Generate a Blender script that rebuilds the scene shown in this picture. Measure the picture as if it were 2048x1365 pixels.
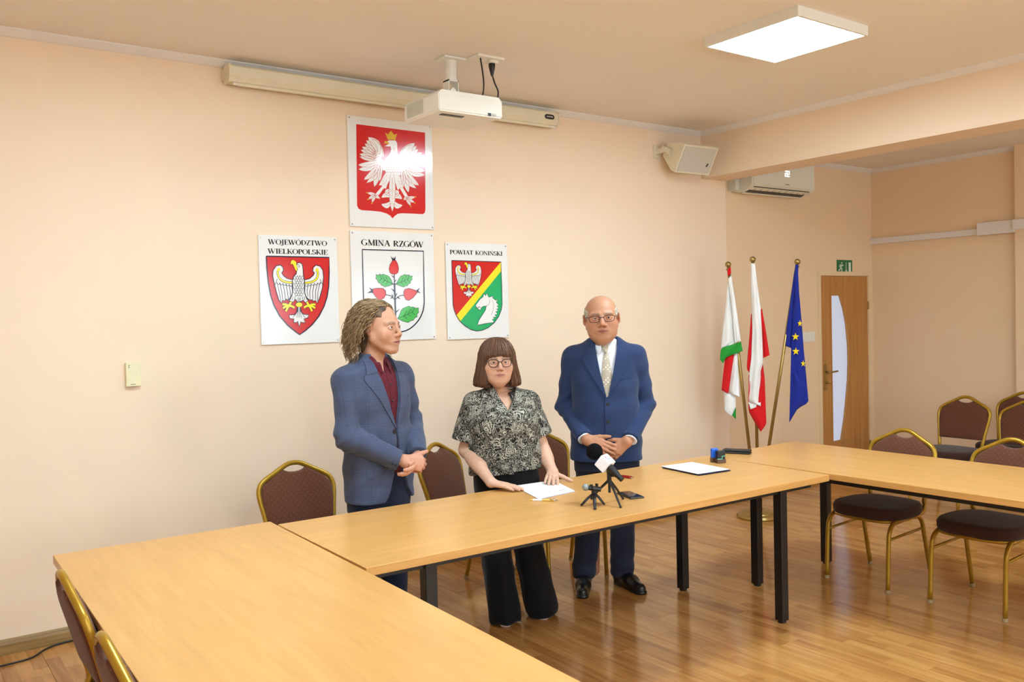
import bpy, bmesh, math, random
import numpy as np
from mathutils import Vector, Matrix

random.seed(4); RNG = np.random.default_rng(4)
for o in list(bpy.data.objects): bpy.data.objects.remove(o)
SC = bpy.context.scene
COL = SC.collection

# ------------------------------------------------------------------ camera
FPX, PITCH, ROLL, YAW, CAMH = 1770.2, 0.0274, 0.0246, 0.6270, 1.6233
def cam_axes():
    f = np.array([math.sin(YAW)*math.cos(PITCH), math.cos(YAW)*math.cos(PITCH), -math.sin(PITCH)])
    r = np.array([math.cos(YAW), -math.sin(YAW), 0.0]); d = np.cross(f, r)
    c, s = math.cos(ROLL), math.sin(ROLL)
    return c*r+s*d, -s*r+c*d, f
CR, CD, CF = cam_axes()
cam = bpy.data.cameras.new('camera'); camo = bpy.data.objects.new('camera', cam); COL.objects.link(camo)
camo.matrix_world = Matrix(((CR[0], -CD[0], -CF[0], 0), (CR[1], -CD[1], -CF[1], 0), (CR[2], -CD[2], -CF[2], CAMH), (0, 0, 0, 1)))
cam.sensor_width = 36; cam.sensor_fit = 'HORIZONTAL'; cam.lens = 36*FPX/2048; cam.clip_start = .05
SC.camera = camo

# ------------------------------------------------------------------ world, exposure, light levels
wd = bpy.data.worlds.new('world'); SC.world = wd; wd.use_nodes = True
wd.node_tree.nodes['Background'].inputs[0].default_value = (.75, .85, 1, 1)
wd.node_tree.nodes['Background'].inputs[1].default_value = 0.25
SC.view_settings.view_transform = 'Standard'; SC.view_settings.look = 'None'
SC.view_settings.exposure = 1.18; SC.view_settings.gamma = 1.0; SC.view_settings.use_curve_mapping = False
LAMP_STRENGTH = 20.0; FILL_WINDOW_STRENGTH = 2.6; FILL_WINDOW_COLOR = (.80, 1.0, 1.12)
LAMP_COLOR = (.78, 1.05, 1.22)

# ------------------------------------------------------------------ pixel helpers (2048 x 1365 frame)
CO = np.array([0, 0, CAMH])
def ray(u, v): return (u-1024)/FPX*CR + (v-682.5)/FPX*CD + CF
def px(u, v, axis, val):
    d = ray(u, v); return CO + d*((val-CO[axis])/d[axis])
def vpx(u, v, c, back=0.0):
    """pixel on the vertical plane through c that faces the camera"""
    n = np.array([c[0], c[1], 0.0]); r = np.linalg.norm(n); n /= r
    d = ray(u, v); return CO + d*((r+back)/(n@d))

# ------------------------------------------------------------------ materials
def lin(r, g, b):
    f = lambda c: (c/255/12.92) if c/255 <= .04045 else ((c/255+.055)/1.055)**2.4
    return (f(r), f(g), f(b), 1)
MATS = {}
class NT:
    def __init__(s, m): s.t = m.node_tree; s.n = s.t.nodes; s.b = s.n['Principled BSDF']
    def new(s, typ, **kw):
        n = s.n.new(typ)
        for k, v in kw.items():
            if k[:2] == 'i_':
                key = k[2:]; n.inputs[int(key) if key.isdigit() else key].default_value = v
            else: setattr(n, k, v)
        return n
    def link(s, a, b): s.t.links.new(a, b)
    def coord(s, which='Object', scale=(1, 1, 1), rot=(0, 0, 0)):
        tc = s.new('ShaderNodeTexCoord'); mp = s.new('ShaderNodeMapping')
        mp.inputs['Scale'].default_value = scale; mp.inputs['Rotation'].default_value = rot
        s.link(tc.outputs[which], mp.inputs['Vector']); return mp.outputs['Vector']
    def ramp(s, fac, stops):
        r = s.new('ShaderNodeValToRGB'); e = r.color_ramp.elements
        while len(e) < len(stops): e.new(.5)
        for k, (p, c) in enumerate(stops): e[k].position = p; e[k].color = c
        s.link(fac, r.inputs['Fac']); return r.outputs['Color']
    def bump(s, h, strength=.2, dist=.01):
        b = s.new('ShaderNodeBump'); b.inputs['Strength'].default_value = strength; b.inputs['Distance'].default_value = dist
        s.link(h, b.inputs['Height']); s.link(b.outputs['Normal'], s.b.inputs['Normal'])
    def math(s, op, a, b=None, clamp=False):
        n = s.new('ShaderNodeMath', operation=op, use_clamp=clamp)
        for k, v in enumerate((a, b)):
            if v is None: continue
            if isinstance(v, (int, float)): n.inputs[k].default_value = v
            else: s.link(v, n.inputs[k])
        return n.outputs[0]
def mat(name, col=(.8, .8, .8, 1), rough=.5, metal=0., spec=.5, emit=None, estr=1., coat=0., sheen=0., noise=None):
    if name in MATS: return MATS[name]
    m = bpy.data.materials.new(name); m.use_nodes = True; MATS[name] = m
    b = m.node_tree.nodes['Principled BSDF']
    b.inputs['Base Color'].default_value = col; b.inputs['Roughness'].default_value = rough
    b.inputs['Metallic'].default_value = metal; b.inputs['Specular IOR Level'].default_value = spec
    b.inputs['Coat Weight'].default_value = coat; b.inputs['Sheen Weight'].default_value = sheen
    if emit: b.inputs['Emission Color'].default_value = emit; b.inputs['Emission Strength'].default_value = estr
    if noise:                                   # (scale, amount): gentle mottling so no surface is perfectly flat
        t = NT(m); n = t.new('ShaderNodeTexNoise', i_Scale=noise[0], i_Detail=4.0); t.link(t.coord(), n.inputs['Vector'])
        k = noise[1]
        t.link(t.ramp(n.outputs['Fac'], [(.3, tuple(c*(1-k) for c in col[:3])+(1,)), (.7, tuple(min(1, c*(1+k)) for c in col[:3])+(1,))]), b.inputs['Base Color'])
    return m
def paint(name, col, rough=.75):
    m = mat(name, col, rough, spec=.25); t = NT(m)
    n = t.new('ShaderNodeTexNoise', i_Scale=140.0, i_Detail=3.0); t.link(t.coord(), n.inputs['Vector'])
    t.bump(n.outputs['Fac'], .06, .004)
    n2 = t.new('ShaderNodeTexNoise', i_Scale=1.3, i_Detail=2.0); t.link(t.coord(), n2.inputs['Vector'])
    t.link(t.ramp(n2.outputs['Fac'], [(.3, tuple(c*.97 for c in col[:3])+(1,)), (.7, col)]), t.b.inputs['Base Color'])
    return m
WALL = paint('wall_paint', lin(247, 222, 195))
CEIL = paint('ceiling_paint', lin(245, 236, 228))
ANNEX = paint('annex_wall_paint', lin(245, 214, 178))
WHITE_TRIM = mat('white_trim', lin(236, 230, 226), .5, noise=(6, .02))
def wood(name, c1, c2, c3, scale, rot=(0, 0, 0), rough=.35, coat=0., rnd=False, strips=None):
    m = mat(name, c2, rough, coat=coat); t = NT(m)
    v = t.coord('Object', scale, rot)
    if rnd:
        oi = t.new('ShaderNodeObjectInfo'); cm = t.new('ShaderNodeCombineXYZ')
        t.link(t.math('MULTIPLY', oi.outputs['Random'], 37.), cm.inputs[0]); t.link(t.math('MULTIPLY', oi.outputs['Random'], 91.), cm.inputs[1])
        va = t.new('ShaderNodeVectorMath', operation='ADD'); t.link(v, va.inputs[0]); t.link(cm.outputs[0], va.inputs[1]); v = va.outputs[0]
    n = t.new('ShaderNodeTexNoise', i_Scale=1.0, i_Detail=6.0, i_Roughness=.55, i_Distortion=.6); t.link(v, n.inputs['Vector'])
    fac = n.outputs['Fac']
    if strips:                                   # three glued strips of differing tone on every board
        tc = t.new('ShaderNodeTexCoord'); sx = t.new('ShaderNodeSeparateXYZ'); t.link(tc.outputs['Object'], sx.inputs[0])
        sid = t.math('FLOOR', t.math('DIVIDE', sx.outputs[0], strips[0]))
        yo = t.math('ADD', sx.outputs[1], t.math('MULTIPLY', sid, .17))
        bid = t.math('FLOOR', t.math('DIVIDE', yo, strips[1]))
        oi2 = t.new('ShaderNodeObjectInfo'); cb = t.new('ShaderNodeCombineXYZ')
        t.link(sid, cb.inputs[0]); t.link(bid, cb.inputs[1]); t.link(t.math('MULTIPLY', oi2.outputs['Random'], 57.), cb.inputs[2])
        wn = t.new('ShaderNodeTexWhiteNoise'); t.link(cb.outputs[0], wn.inputs['Vector'])
        fac = t.math('ADD', t.math('MULTIPLY', fac, .74), t.math('MULTIPLY', wn.outputs['Value'], .26))
    t.link(t.ramp(fac, [(.25, c1), (.5, c2), (.75, c3)]), t.b.inputs['Base Color'])
    n2 = t.new('ShaderNodeTexNoise', i_Scale=3.0, i_Detail=3.0); t.link(v, n2.inputs['Vector'])
    t.bump(n2.outputs['Fac'], .03, .002)
    return m
TABLE_X = wood('beech_laminate_along', lin(203, 148, 80), lin(212, 157, 88), lin(221, 167, 97), (2.2, 26, 26), rough=.3)
TABLE_Y = wood('beech_laminate_across', lin(203, 148, 80), lin(212, 157, 88), lin(221, 167, 97), (26, 2.2, 26), rough=.3)
FLOORW = wood('floor_laminate', lin(152, 98, 48), lin(184, 128, 68), lin(206, 152, 88), (30, 2.0, 10), rough=.15, rnd=True, strips=(.064, .43))
DOORW = wood('door_veneer', lin(172, 116, 56), lin(190, 132, 68), lin(202, 146, 82), (40, 40, 1.5), rough=.4)
BASEW = wood('baseboard_wood', lin(122, 94, 54), lin(152, 120, 72), lin(170, 136, 86), (3, 40, 40), rough=.35)
BLACKM = mat('black_steel', lin(22, 21, 23), .38, .0, noise=(30, .2))
GOLD = mat('gold_frame', lin(174, 134, 36), .32, .5, noise=(20, .08))
BRASS = mat('brass', lin(168, 142, 82), .3, .8, noise=(20, .08))
CHROME = mat('chrome', lin(200, 200, 200), .2, 1.0, noise=(20, .05))
FOOTC = mat('foot_cap_plastic', lin(170, 150, 110), .6, noise=(20, .05))
BLACKP = mat('black_plastic', lin(20, 20, 21), .42, noise=(40, .15))
RUBBER = mat('black_rubber_cable', lin(24, 22, 22), .5, noise=(40, .15))
CREAM = mat('cream_plastic', lin(232, 222, 196), .42, noise=(8, .03))
WHITEP = mat('white_plastic', lin(240, 236, 226), .4, noise=(8, .02))

# ------------------------------------------------------------------ object helpers
def full_matrix(o):
    m = o.matrix_basis.copy()
    while o.parent: o = o.parent; m = o.matrix_basis @ m
    return m
def tag(o, label=None, cat=None, group=None, kind=None):
    if label: o['label'] = label
    if cat: o['category'] = cat
    if group: o['group'] = group
    if kind: o['kind'] = kind
    return o
def empty(name, loc=(0, 0, 0), rz=0., label=None, cat=None, group=None):
    o = bpy.data.objects.new(name, None); COL.objects.link(o); o.empty_display_size = .1
    o.location = loc; o.rotation_euler = (0, 0, rz); return tag(o, label, cat, group)
def obj(name, V, F, m, parent=None, world=False, smooth=False, idx=None):
    V = np.asarray(V, float)
    if world and parent is not None:
        M = np.array(full_matrix(parent).inverted()); V = V@M[:3, :3].T + M[:3, 3]
    me = bpy.data.meshes.new(name)
    me.from_pydata(V.tolist(), [], [list(map(int, f)) for f in F] if not isinstance(F, np.ndarray) else F.tolist())
    for mm in (m if isinstance(m, (list, tuple)) else [m]): me.materials.append(mm)
    if idx is not None: me.polygons.foreach_set('material_index', np.asarray(idx, np.int32))
    if smooth: me.polygons.foreach_set('use_smooth', np.ones(len(me.polygons), bool))
    me.update()
    o = bpy.data.objects.new(name, me); COL.objects.link(o)
    if parent is not None: o.parent = parent
    return o
class MB:
    """collects shapes into one mesh"""
    def __init__(s): s.V = []; s.F = []; s.I = []
    def add(s, V, F, k=0):
        b = len(s.V); s.V += [tuple(map(float, v)) for v in V]; s.F += [[i+b for i in f] for f in F]; s.I += [k]*len(F); return s
    def box(s, lo, hi, k=0, bev=0.):
        lo = np.minimum(lo, hi), np.maximum(lo, hi); lo, hi = lo
        if bev <= 0:
            V = [(x, y, z) for x in (lo[0], hi[0]) for y in (lo[1], hi[1]) for z in (lo[2], hi[2])]
            F = [(0, 1, 3, 2), (4, 6, 7, 5), (0, 4, 5, 1), (2, 3, 7, 6), (0, 2, 6, 4), (1, 5, 7, 3)]
            return s.add(V, F, k)
        bm = bmesh.new(); bmesh.ops.create_cube(bm, size=1)
        for v in bm.verts: v.co = Vector([(lo[i]+hi[i])/2+v.co[i]*(hi[i]-lo[i]) for i in range(3)])
        bmesh.ops.bevel(bm, geom=bm.edges[:], offset=bev, segments=2, profile=.5, affect='EDGES')
        bm.verts.index_update(); V = [v.co[:] for v in bm.verts]; F = [[v.index for v in f.verts] for f in bm.faces]; bm.free()
        return s.add(V, F, k)
    def tube(s, pts, r, n=8, k=0, cap=True, flat=1.0):
        pts = np.asarray(pts, float); m = len(pts); rr = np.full(m, r) if np.isscalar(r) else np.asarray(r, float)
        T = np.gradient(pts, axis=0); T /= np.linalg.norm(T, axis=1)[:, None]+1e-12
        up = np.array([0, 0, 1.]) if abs(T[0][2]) < .9 else np.array([1., 0, 0])
        N = np.cross(T[0], up); N /= np.linalg.norm(N); V = []
        for i in range(m):
            N = N-T[i]*(N@T[i]); N /= np.linalg.norm(N)+1e-12; B = np.cross(T[i], N)
            for j in range(n):
                a = 2*math.pi*j/n; V.append(pts[i]+rr[i]*(math.cos(a)*N+flat*math.sin(a)*B))
        F = [(i*n+j, i*n+(j+1) % n, (i+1)*n+(j+1) % n, (i+1)*n+j) for i in range(m-1) for j in range(n)]
        if cap: F += [list(range(n))[::-1], [(m-1)*n+j for j in range(n)]]
        return s.add(V, F, k)
    def lathe(s, prof, n=24, c=(0, 0, 0), k=0, axis=None):
        prof = [(max(r, 1e-5), z) for r, z in prof]; V = []
        if axis is None: A = np.eye(3)
        else:
            w = np.array(axis, float); w /= np.linalg.norm(w); u = np.cross(w, [0, 0, 1.] if abs(w[2]) < .9 else [1., 0, 0]); u /= np.linalg.norm(u); A = np.array([u, np.cross(w, u), w])
        for r, z in prof:
            for j in range(n):
                a = 2*math.pi*j/n; V.append(np.array([r*math.cos(a), r*math.sin(a), z])@A+np.array(c, float))
        F = [(i*n+j, i*n+(j+1) % n, (i+1)*n+(j+1) % n, (i+1)*n+j) for i in range(len(prof)-1) for j in range(n)]
        F += [list(range(n))[::-1], [(len(prof)-1)*n+j for j in range(n)]]
        return s.add(V, F, k)
    def prism(s, poly, off, k=0):
        """polygon of 3-d points extruded by the vector off"""
        P = np.asarray(poly, float); n = len(P); V = np.concatenate([P, P+np.asarray(off, float)])
        F = [list(range(n))[::-1], [n+i for i in range(n)]]+[(i, (i+1) % n, n+(i+1) % n, n+i) for i in range(n)]
        return s.add(V, F, k)
    def sphere(s, c, r, n=16, m=10, k=0):
        r = np.ones(3)*r; prof = [(math.sin(math.pi*i/m), -math.cos(math.pi*i/m)) for i in range(m+1)]
        b = MB().lathe(prof, n); V = np.array(b.V)*r+np.array(c); return s.add(V, b.F, k)
    def build(s, name, m, parent=None, world=False, smooth=False):
        return obj(name, s.V, s.F, m, parent, world, smooth, s.I)
def smooth_by_angle(o, ang=40):
    me = o.data; me.polygons.foreach_set('use_smooth', np.ones(len(me.polygons), bool))
    bm = bmesh.new(); bm.from_mesh(me)
    for e in bm.edges:
        if len(e.link_faces) == 2 and e.calc_face_angle(0) > math.radians(ang): e.smooth = False
    bm.to_mesh(me); bm.free(); return o
def copy_tree(o, parent=None):
    c = o.copy(); COL.objects.link(c); c.parent = parent
    for ch in [x for x in bpy.data.objects if x.parent == o]: copy_tree(ch, c)
    return c
def spline(pts, n=8):
    """Catmull-Rom through the points"""
    P = np.asarray(pts, float); Q = np.vstack([2*P[0]-P[1], P, 2*P[-1]-P[-2]]); out = []
    for i in range(1, len(Q)-2):
        for t in np.linspace(0, 1, n, endpoint=False):
            a, b, c, d = Q[i-1], Q[i], Q[i+1], Q[i+2]
            out.append(.5*((2*b)+(c-a)*t+(2*a-5*b+4*c-d)*t*t+(3*b-a-3*c+d)*t**3))
    out.append(P[-1]); return np.array(out)

# ------------------------------------------------------------------ the room
W, H, HA = 5.054, 3.118, 3.012          # back wall, ceiling, annex ceiling
BX0, BX1, BZ = 5.65, 5.95, 2.735        # beam
WA, XR, XL, YF = 5.10, 8.20, -2.6, -3.2
def struct(name, mb, m, parent=None, world=True):
    o = mb.build(name, m, parent, world)
    if parent is None: tag(o, kind='structure')
    return o
fl = struct('floor', MB().box((XL-.1, YF-.1, -.12), (XR+.1, WA+.1, -.011)), FLOORW)
pw, pl, gap = .192, 1.285, .0007
nb = 0
def plank_mesh(L, w):
    b = MB(); c = .0012; z = 0.
    V = [(0, 0, z-.0105), (w, 0, z-.0105), (w, L, z-.0105), (0, L, z-.0105), (0, 0, z-c), (w, 0, z-c), (w, L, z-c), (0, L, z-c), (c, c, z), (w-c, c, z), (w-c, L-c, z), (c, L-c, z)]
    F = [(8, 9, 10, 11)]+[(a, (a+1) % 4, (a+1) % 4+4, a+4) for a in range(4)]+[(a+4, (a+1) % 4+4, (a+1) % 4+8, a+8) for a in range(4)]
    me = bpy.data.meshes.new('floor_plank'); me.from_pydata(V, [], F); me.materials.append(FLOORW); return me
PM = {}
x = -.9; i = 0
while x < XR-.01:
    w = min(pw, XR-x); y = WA if x > BX1 else W; off = (.0, .43, .86, .21, .64)[i % 5]; L = pl-off if off else pl
    while y > 1.2:
        key = (round(L, 3), round(w, 3))
        if key not in PM: PM[key] = plank_mesh(L-gap, w-gap)
        o = bpy.data.objects.new('floor_plank', PM[key]); COL.objects.link(o); o.parent = fl; o.location = (x, y-L, 0); nb += 1
        y -= L; L = pl
    x += pw; i += 1
struct('wall_back', MB().box((XL-.1, W, 0), (BX1, W+.25, H+.1)), WALL)
# annex wall with the door opening
DX0, DX1, DZ = 7.315, 8.125, 1.955
struct('wall_back_annex', MB().box((BX1, WA, 0), (DX0, WA+.2, H+.1)).box((DX1, WA, 0), (XR+.1, WA+.2, H+.1)).box((DX0, WA, DZ), (DX1, WA+.2, H+.1)), ANNEX)
struct('wall_right', MB().box((XR, YF, 0), (XR+.15, WA+.2, H+.1)), ANNEX)
struct('wall_right_pilaster', MB().box((XR-.07, YF, 0), (XR, 3.69, HA)), ANNEX)
struct('wall_left', MB().box((XL-.15, YF, 0), (XL, W+.2, H+.1)), WALL)
# unseen wall behind the camera; openings with glowing panes added as cool fill light
WX = ((-1.6, .2), (1.4, 3.2), (4.0, 5.4), (6.4, 7.8)); WZ0, WZ1 = .85, 2.45
wf = MB().box((XL-.1, YF-.15, 0), (XR+.1, YF, WZ0)).box((XL-.1, YF-.15, WZ1), (XR+.1, YF, H+.1)); xx = XL-.1
for a, b_ in WX: wf.box((xx, YF-.15, WZ0), (a, YF, WZ1)); xx = b_
wf.box((xx, YF-.15, WZ0), (XR+.1, YF, WZ1)); struct('wall_front', wf, WALL)
FILL_PANE = mat('fill_glow_pane', (.8, .85, .9, 1), .1, emit=FILL_WINDOW_COLOR+(1,), estr=FILL_WINDOW_STRENGTH); WFR = mat('fill_window_frame_white', lin(238, 238, 236), .4, noise=(8, .02))
for q, (a, b_) in enumerate(WX):
    wo_ = struct('fill_window_%d' % (q+1), MB().box((a, YF-.10, WZ0), (b_, YF-.04, WZ0+.06)).box((a, YF-.10, WZ1-.06), (b_, YF-.04, WZ1)).box((a, YF-.10, WZ0+.06), (a+.06, YF-.04, WZ1-.06)).box((b_-.06, YF-.10, WZ0+.06), (b_, YF-.04, WZ1-.06)).box(((a+b_)/2-.05, YF-.10, WZ0+.06), ((a+b_)/2+.05, YF-.04, WZ1-.06)), WFR)
    for c0, c1 in ((a+.06, (a+b_)/2-.05), ((a+b_)/2+.05, b_-.06)): MB().box((c0, YF-.08, WZ0+.06), (c1, YF-.07, WZ1-.06)).build('pane', FILL_PANE, wo_, True)
    MB().box((a-.05, YF-.04, WZ0-.03), (b_+.05, YF+.12, WZ0)).build('fill_window_sill', WFR, wo_, True)
struct('ceiling', MB().box((XL-.1, YF-.1, H), (BX1, W+.2, H+.12)).box((BX1, YF-.1, HA), (XR+.1, WA+.2, H+.12)), CEIL)
struct('wall_beam', MB().box((BX0, YF, BZ), (BX1, W, H)), WALL)
def cornice(name, a, b, nrm, z):
    """small chamfered coving strip from a to b"""
    a, b, n = np.array(a+(z,)), np.array(b+(z,)), np.array(nrm+(0.,))
    sec = [(0, 0), (.042, 0), (.042, -.006), (.006, -.038), (0, -.038)]
    return struct(name, MB().prism([a+n*s+np.array([0, 0, t]) for s, t in sec], b-a), WHITE_TRIM)
cornice('trim_1', (XL, W), (BX0, W), (0., -1.), H)
cornice('trim_2', (BX0, YF), (BX0, W), (-1., 0.), H)
cornice('trim_3', (BX1, WA), (XR, WA), (0., -1.), HA)
cornice('trim_4', (XR, 3.69), (XR, WA), (-1., 0.), HA)
def baseboard(name, a, b, nrm):
    a, b, n = np.array(a+(0.,)), np.array(b+(0.,)), np.array(nrm+(0.,))
    sec = [(0, .0), (.018, .0), (.018, .05), (.013, .066), (.004, .075), (0, .075)]
    return struct(name, MB().prism([a+n*s+np.array([0, 0, t]) for s, t in sec], b-a), BASEW)
baseboard('baseboard_back', (XL, W), (BX1, W), (0., -1.))
baseboard('baseboard_back_annex', (BX1, WA), (DX0-.06, WA), (0., -1.))
baseboard('baseboard_right', (XR, 3.69), (XR, WA), (-1., 0.))
# ------------------------------------------------------------------ door
def zpx(u, v, x0, y0, s, axis=1, val=W): return px(x0+u/s, y0+v/s, axis, val)
d1 = struct('door_1', MB().box((DX0-.035, WA-.012, 0), (DX0+.012, WA+.12, DZ+.03)).box((DX1-.012, WA-.012, 0), (DX1+.035, WA+.12, DZ+.03)).box((DX0+.012, WA-.012, DZ-.012), (DX1-.012, WA+.12, DZ+.03)), mat('door_frame_paint', lin(238, 212, 172), .5, noise=(8, .03)))
gl = [zpx(u, v, 1630, 510, 3.5, 1, WA) for u, v in ((112, 282), (172, 282), (200, 380), (220, 490), (232, 620), (236, 750), (232, 880), (222, 1000), (207, 1150), (185, 1305), (122, 1308))]
gx, gz0, gz1 = gl[0][0], gl[-1][2], gl[0][2]
g2 = [(p[0], p[2]) for p in gl]
g2[0] = (gx, gz1); g2[1] = (g2[1][0], gz1); g2[-2] = (g2[-2][0], gz0); g2[-1] = (gx, gz0)
yl0, yl1 = WA+.002, WA+.042
lx0, lx1, lz1 = DX0+.012, DX1-.012, DZ-.014
leaf = MB().box((lx0, yl0, .006), (gx, yl1, lz1)).box((gx, yl0, gz1), (lx1, yl1, lz1)).box((gx, yl0, .006), (lx1, yl1, gz0))
leaf.prism([(x, yl0, z) for x, z in g2[1:-1]]+[(lx1, yl0, gz0), (lx1, yl0, gz1)], (0, .04, 0))
leafo = leaf.build('door_leaf', DOORW, d1, True)
gm = mat('frosted_glass', lin(196, 206, 226), .35, emit=lin(196, 206, 232), estr=.2); t = NT(gm)  # faint glow put into the glass for the lit corridor behind it
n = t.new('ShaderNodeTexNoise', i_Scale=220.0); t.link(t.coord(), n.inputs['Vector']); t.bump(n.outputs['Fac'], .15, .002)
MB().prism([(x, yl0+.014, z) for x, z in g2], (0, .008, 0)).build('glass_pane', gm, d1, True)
MB().tube([(x, yl0, z) for x, z in g2+[g2[0]]], .007, 6).build('glazing_bead', DOORW, d1, True)
hx, hz = px(1651, 745, 1, WA)[[0, 2]]
hp = MB().box((hx-.02, yl0-.008, hz-.17), (hx+.02, yl0, hz+.08), bev=.003).build('handle_plate', BRASS, d1, True)
MB().tube([(hx, yl0-.005, hz), (hx, yl0-.045, hz), (hx+.02, yl0-.055, hz), (hx+.12, yl0-.055, hz+.006)], .009, 8).build('lever', BRASS, hp, True, True)
MB().tube([(hx, yl0-.005, hz-.1), (hx, yl0-.03, hz-.1)], .012, 8).tube([(hx, yl0-.03, hz-.1), (hx+.03, yl0-.045, hz-.11)], .006, 6).build('key', BRASS, hp, True)
for hz2 in (.25, 1.65):
    MB().tube([(lx1+.004, yl0-.008, hz2-.04), (lx1+.004, yl0-.008, hz2+.04)], .008, 8).build('hinge', BRASS, d1, True)

# ------------------------------------------------------------------ meeting tables
TZ, TT = .745, .034
def table(name, O, ux, L, Wd, along_x, label, leg_in):
    """O: back-left corner; ux: direction of the x side; local x = first side, local -y = second side"""
    rz = math.atan2(ux[1], ux[0])
    r = empty(name, (O[0], O[1], 0), rz, label, 'table', 'meeting tables pushed into a U')
    sx, sy = (L, Wd) if along_x else (Wd, L)
    top = MB().box((0, -sy, TZ-TT), (sx, 0, TZ), bev=.0025).build('table_top', TABLE_X if along_x else TABLE_Y, r)
    a, b = leg_in if along_x else leg_in[::-1]
    xs = (a, sx-a); ys = (-b, -sy+b)
    for X in xs:
        for Y in ys:
            lg = MB().box((X-.025, Y-.025, .012), (X+.025, Y+.025, TZ-TT), bev=.003).build('leg', BLACKM, r)
            MB().lathe([(.02, 0), (.022, .004), (.022, .012)], 12, (X, Y, 0)).build('foot_cap', BLACKP, lg)
    z0, z1 = TZ-TT-.035, TZ-TT
    for Y in ys: MB().box((.06 if along_x else a-.02, Y-.012, z0), (sx-(.06 if along_x else a-.02), Y+.012, z1)).build('frame_rail', BLACKM, r)
    for X in xs: MB().box((X-.012, -.06 if not along_x else -b, z0), (X+.012, -sy+(.06 if not along_x else b), z1)).build('frame_rail', BLACKM, r)
    return r
M0, M1 = np.array([1.4061, 3.7109]), np.array([4.0961, 3.6728])
table('meeting_table', M0, (M1-M0), 2.690, .8707, True, 'long beech table with papers and microphones, in front of the standing people', (.30, .085))
c, s = math.cos(-.024), math.sin(-.024)
LB = np.array([1.4038, 3.7873])-.863*np.array([c, s])
table('meeting_table', LB, np.array([c, s]), 2.75, .860, False, 'bare beech table in the left foreground, nearest the camera', (.30, .085))
c, s = math.cos(.0187), math.sin(.0187)
table('meeting_table', np.array([4.0843+.016, 3.6605]), np.array([c, s]), 2.75, .868, False, 'beech table on the right with the black case and two chairs pushed under', (.29, .085))

# ------------------------------------------------------------------ banquet chairs
FAB = mat('dotted_brown_fabric', lin(96, 58, 44), .85, spec=.2, sheen=.15); t = NT(FAB)
v = t.coord('Object', (46, 46, 46), (0, math.radians(45), 0))
vo = t.new('ShaderNodeTexVoronoi', i_Scale=1.0, i_Randomness=0.0); t.link(v, vo.inputs['Vector'])
wv = t.new('ShaderNodeTexNoise', i_Scale=420.0); t.link(t.coord(), wv.inputs['Vector'])
sx = t.new('ShaderNodeSeparateXYZ'); t.link(v, sx.inputs[0])
fr = lambda o_: t.math('ABSOLUTE', t.math('SUBTRACT', t.math('FRACT', o_), .5))
dist = t.math('MAXIMUM', fr(sx.outputs[0]), fr(sx.outputs[2]))
dot = t.math('LESS_THAN', dist, .06)
mx = t.new('ShaderNodeMix', data_type='RGBA'); mx.inputs['A'].default_value = lin(100, 58, 40); mx.inputs['B'].default_value = lin(156, 118, 92)
t.link(dot, mx.inputs['Factor']); t.link(mx.outputs['Result'], t.b.inputs['Base Color']); t.bump(wv.outputs['Fac'], .25, .002)
SEATF = mat('dark_brown_seat_fabric', lin(64, 40, 31), .88, spec=.2, sheen=.15); t = NT(SEATF)
wv = t.new('ShaderNodeTexNoise', i_Scale=420.0); t.link(t.coord(), wv.inputs['Vector']); t.bump(wv.outputs['Fac'], .25, .002)
def pad(outline, thick, puff, n=7):
    """cushion from a closed 2-d outline: rings shrinking towards the middle on both faces"""
    P = np.asarray(outline, float); c = P.mean(0); V = []; F = []; m = len(P)
    lev = [(.0, -.5), (.0, .5)]; rings = []
    for sgn in (-1, 1):
        rs = []
        for k in range(n):
            f = k/(n-1); sh = 1-(1-math.cos(f*math.pi/2))*.9 if k else 1
            h = sgn*(thick*.5+puff*math.sin(f*math.pi/2)) if k else sgn*thick*.28
            Q = c+(P-c)*(1-.92*f**1.7 if k else 1.0); rs.append(len(V)//1); V += [(q[0], h, q[1]) for q in Q]
        rings.append(rs)
    for si, rs in enumerate(rings):
        for a, b in zip(rs[:-1], rs[1:]):
            for j in range(m):
                q = (a+j, a+(j+1) % m, b+(j+1) % m, b+j); F.append(q if si else q[::-1])
        F.append([rs[-1]+j for j in range(m)] if si else [rs[-1]+j for j in range(m)][::-1])
    a, b = rings[0][0], rings[1][0]
    for j in range(m): F.append((a+j, a+(j+1) % m, b+(j+1) % m, b+j))
    return np.array(V), F
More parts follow.
